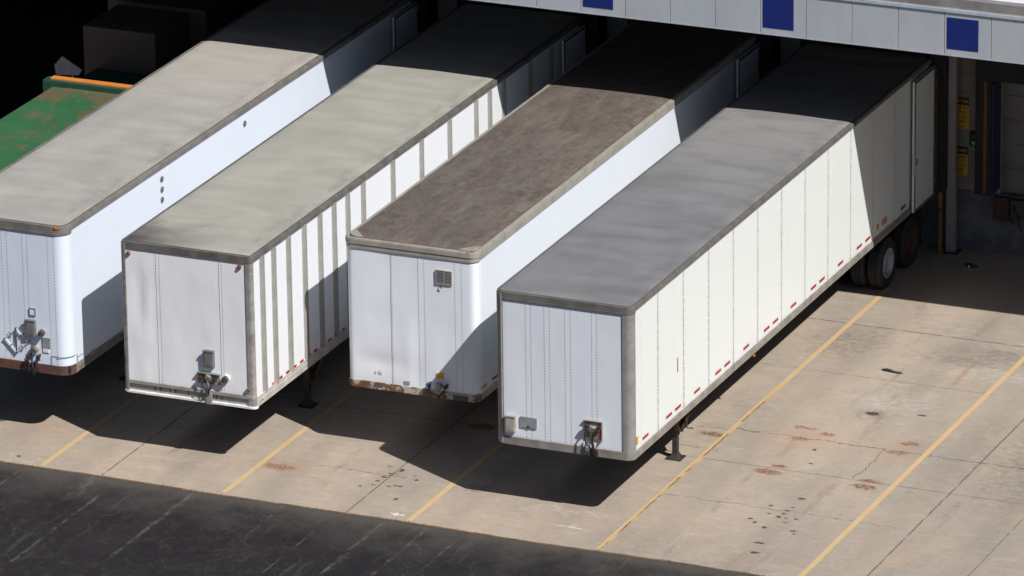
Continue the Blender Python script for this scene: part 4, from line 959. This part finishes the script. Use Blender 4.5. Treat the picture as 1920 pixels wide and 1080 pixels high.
SIGNY = simple('sign_yellow', (.62, .38, .03, 1), rough=.5); SIGNK = simple('sign_black', (.012, .012, .012, 1), rough=.5)
def text_mesh(txt, size, mirror=False):
    cu = bpy.data.curves.new('t', 'FONT'); cu.body = txt; cu.size = size; cu.align_x = 'CENTER'; cu.align_y = 'CENTER'; cu.extrude = .001; cu.offset = size*.02
    ob = bpy.data.objects.new('t', cu); COL.objects.link(ob); dg = bpy.context.evaluated_depsgraph_get(); dg.update()
    me = bpy.data.meshes.new_from_object(ob.evaluated_get(dg)); vs = [(v.co.x*(-1 if mirror else 1), v.co.y, v.co.z) for v in me.vertices]; fs = [tuple(p.vertices) for p in me.polygons]
    bpy.data.objects.remove(ob); bpy.data.meshes.remove(me)
    return vs, fs
def sign(x0, x1, z0, z1, mirror, label):
    cx = (x0+x1)/2; s_ = thing('caution_sign', label, 'sign', (cx, WY, z0), 0, 'caution signs on the dock wall'); o_ = (cx, WY, z0)
    MB().box(x0, x1, WY-.012, WY-.002, z0, z1-.15).build('board', SIGNY, s_, o_)
    MB().box(x0, x1, WY-.013, WY-.002, z1-.15, z1).build('header', SIGNK, s_, o_)
    def put(txt, size, z, mi, yy=WY-.0155):
        vs, fs = text_mesh(txt, size, mirror); wmax = max(abs(v[0]) for v in vs); k = min(1, (x1-x0)/2*.9/wmax)
        MB().add([(cx+v[0]*k, yy-v[2]*.5, z+v[1]) for v in vs], fs, 0).build('lettering', (SIGNY, SIGNK)[mi], s_, o_)
    put('CAUTION', .085, z1-.075, 0, WY-.0165)
    for i, s in enumerate(('BACK IN', 'OR PULL', 'OUT ON', 'GREEN', 'ONLY')): put(s, .085, z1-.15-.055-i*(z1-z0-.16)/5, 1)
sign(.13, .53, 2.47, 3.11, False, 'upper yellow and black caution sign on the wall beside the column')
sign(.11, .51, 1.50, 2.10, True, 'lower yellow caution sign with mirrored lettering beside the column')
tl = thing('dock_signal', 'small black dock signal with dim red lens above a green one', 'traffic light', (.66, WY, 2.165)); t_o = (.66, WY, 2.165)
MB().box(.57, .755, WY-.10, WY-.001, 2.165, 2.45).build('housing', BLACK, tl, t_o, bevel=.012)
def lens(z, m):
    q = MB(); q.cyl((.662, WY-.10, z), (.662, WY-.115, z), .052, .045, n=20); q.build('lens', m, tl, t_o)
    h_ = MB(); n = 14; vs = []
    for i in range(n+1):
        a = math.pi*i/n; vs += [(.662+.060*math.cos(a), WY-.10, z+.060*math.sin(a)), (.662+.060*math.cos(a), WY-.16, z+.060*math.sin(a))]
    h_.add(vs, [(2*i, 2*i+2, 2*i+3, 2*i+1) for i in range(n)]); h_.build('hood', BLACK, tl, t_o, solid=.004)
lens(2.375, simple('red_lens', (.10, .008, .012, 1), rough=.3))
gl = NT('green_lens_lit'); gl.out((.01, .18, .05), .3); gl.b.inputs['Emission Color'].default_value = (.01, .9, .18, 1); gl.b.inputs['Emission Strength'].default_value = .02
lens(2.245, gl.m)

# ------------------------------------------------------------------ green container and compactor, far left
def green_mat():
    t = NT('green_container_paint'); P = t.obj(); x, y, z = t.xyz(P)
    n = t.noise(P, 1.3, 8, .72); n2 = t.noise(P, 7, 6, .7)
    c = t.mix(t.ramp(t.noise(P, .8, 4), .35, .7), (.022, .098, .040), (.030, .118, .048))
    c = t.mix(t.math('MULTIPLY', t.ramp(t.math('ADD', n, t.ramp(y, 1.2, 2.4, 0, .10)), .50, .60), t.ramp(n2, .38, .55, .2, .9)), c, (.13, .075, .045))
    c = t.mix(t.math('MULTIPLY', t.ramp(n2, .62, .72), .6), c, (.20, .24, .17))
    return t.out(c, .6)
GREEN = green_mat(); GREEND = simple('dark_green_paint', (.010, .055, .036, 1), (.014, .065, .042, 1), 3, .55); ORANGE = simple('orange_paint', (.58, .20, .04, 1), (.5, .17, .035, 1), 3, .5)
X0, X1, ZT = -16.88, -14.6, 2.88
gc = thing('refuse_container', 'green steel refuse container with rust blotched lid left of the trailers', 'container', ((X0+X1)/2, 8, 0)); go = ((X0+X1)/2, 8, 0)
q = MB(); q.box(X0, X1, 4.6, 10.66, .28, ZT-.04)
for k_ in range(8): y = 4.9+k_*.8; q.box(X0-.06, X0, y, y+.1, .35, ZT-.1); q.box(X1, X1+.06, y, y+.1, .35, ZT-.1)
q.build('body', GREEN, gc, go, bevel=.01)
q = MB(); n_ = 40; vs = []
for j in range(n_+1):
    y = 4.58+(10.68-4.58)*j/n_
    for i_ in range(13):
        x = X0+(X1-X0)*i_/12; e = min(1, i_*.5, (12-i_)*.5); vs.append((x, y, ZT+e*(.01+noise.noise(Vector((x, y, 3)))*.012)))
q.add(vs, [(j*13+i_, j*13+i_+1, (j+1)*13+i_+1, (j+1)*13+i_) for j in range(n_) for i_ in range(12)], 0, True); q.build('lid', GREEN, gc, go, solid=.03)
q = MB(); q.box(X0-.22, X1+.08, 10.68, 10.78, .2, 3.0); q.build('end_frame', GREEND, gc, go, bevel=.01)
q = MB(); q.box(X0-.1, X1+.0, 10.782, 10.95, 2.85, 3.03); q.build('orange_bar', ORANGE, gc, go, bevel=.008)
q = MB(); q.box(X0-.22, X0-.1, 10.782, 10.95, 2.80, 3.0); q.build('bar_end', GREEND, gc, go, bevel=.008)
q = MB()
for x in (X0+.15, X1-.25): q.box(x, x+.1, 4.6, 10.6, .14, .28)
for y in (5.2, 9.9):
    for x in (X0+.2, X1-.2): q.cyl((x-.1, y, .14), (x+.1, y, .14), .14, n=18)
q.build('skids_and_rollers', DKSTEEL, gc, go)
COMP = simple('dark_brown_steel', (.12, .085, .068, 1), (.095, .07, .058, 1), 1.5, .7)
cm = thing('trash_compactor', 'dark brown trash compactor in the shade behind the green container', 'compactor', (-16.5, 15, 0)); mo = (-16.5, 15, 0)
q = MB(); q.box(-17.37, -15.75, 13.0, 14.55, .2, 3.42); q.build('charge_box', COMP, cm, mo, bevel=.012)
q = MB(); q.box(-17.1, -15.3, 11.1, 12.99, .3, 2.55); q.build('ram_housing', GREEND, cm, mo, bevel=.01)
q = MB(); q.box(-17.6, -15.38, 14.56, 18.2, .2, 3.50); q.build('hopper', COMP, cm, mo, bevel=.012)
q = MB(); q.box(-17.9, -16.6, 18.21, 20, .2, 4.6); q.box(-16.59, -15.4, 18.21, 20, .2, 3.8); q.build('chute', COMP, cm, mo, bevel=.012)
q = MB(); pts = [(-17.68, 2.76), (-17.5, 2.96), (-17.06, 2.72), (-17.14, 2.60), (-17.65, 2.56)]; n = len(pts)
q.add([(a, 12.3-.0, b) for a, b in pts]+[(a, 12.33, b) for a, b in pts], [tuple(range(n))[::-1], tuple(range(n, 2*n))]+[(i, (i+1) % n, n+(i+1) % n, n+i) for i in range(n)])
q.bar((-17.3, 12.34, 2.62), (-17.2, 12.34, 2.2), .05, .03); q.bar((-17.3, 12.32, 2.2), (-17.05, 12.32, 2.2), .05, .03)
q.build('deflector_plate', simple('pale_grey_plate', (.35, .36, .40, 1), rough=.6), cm, mo)
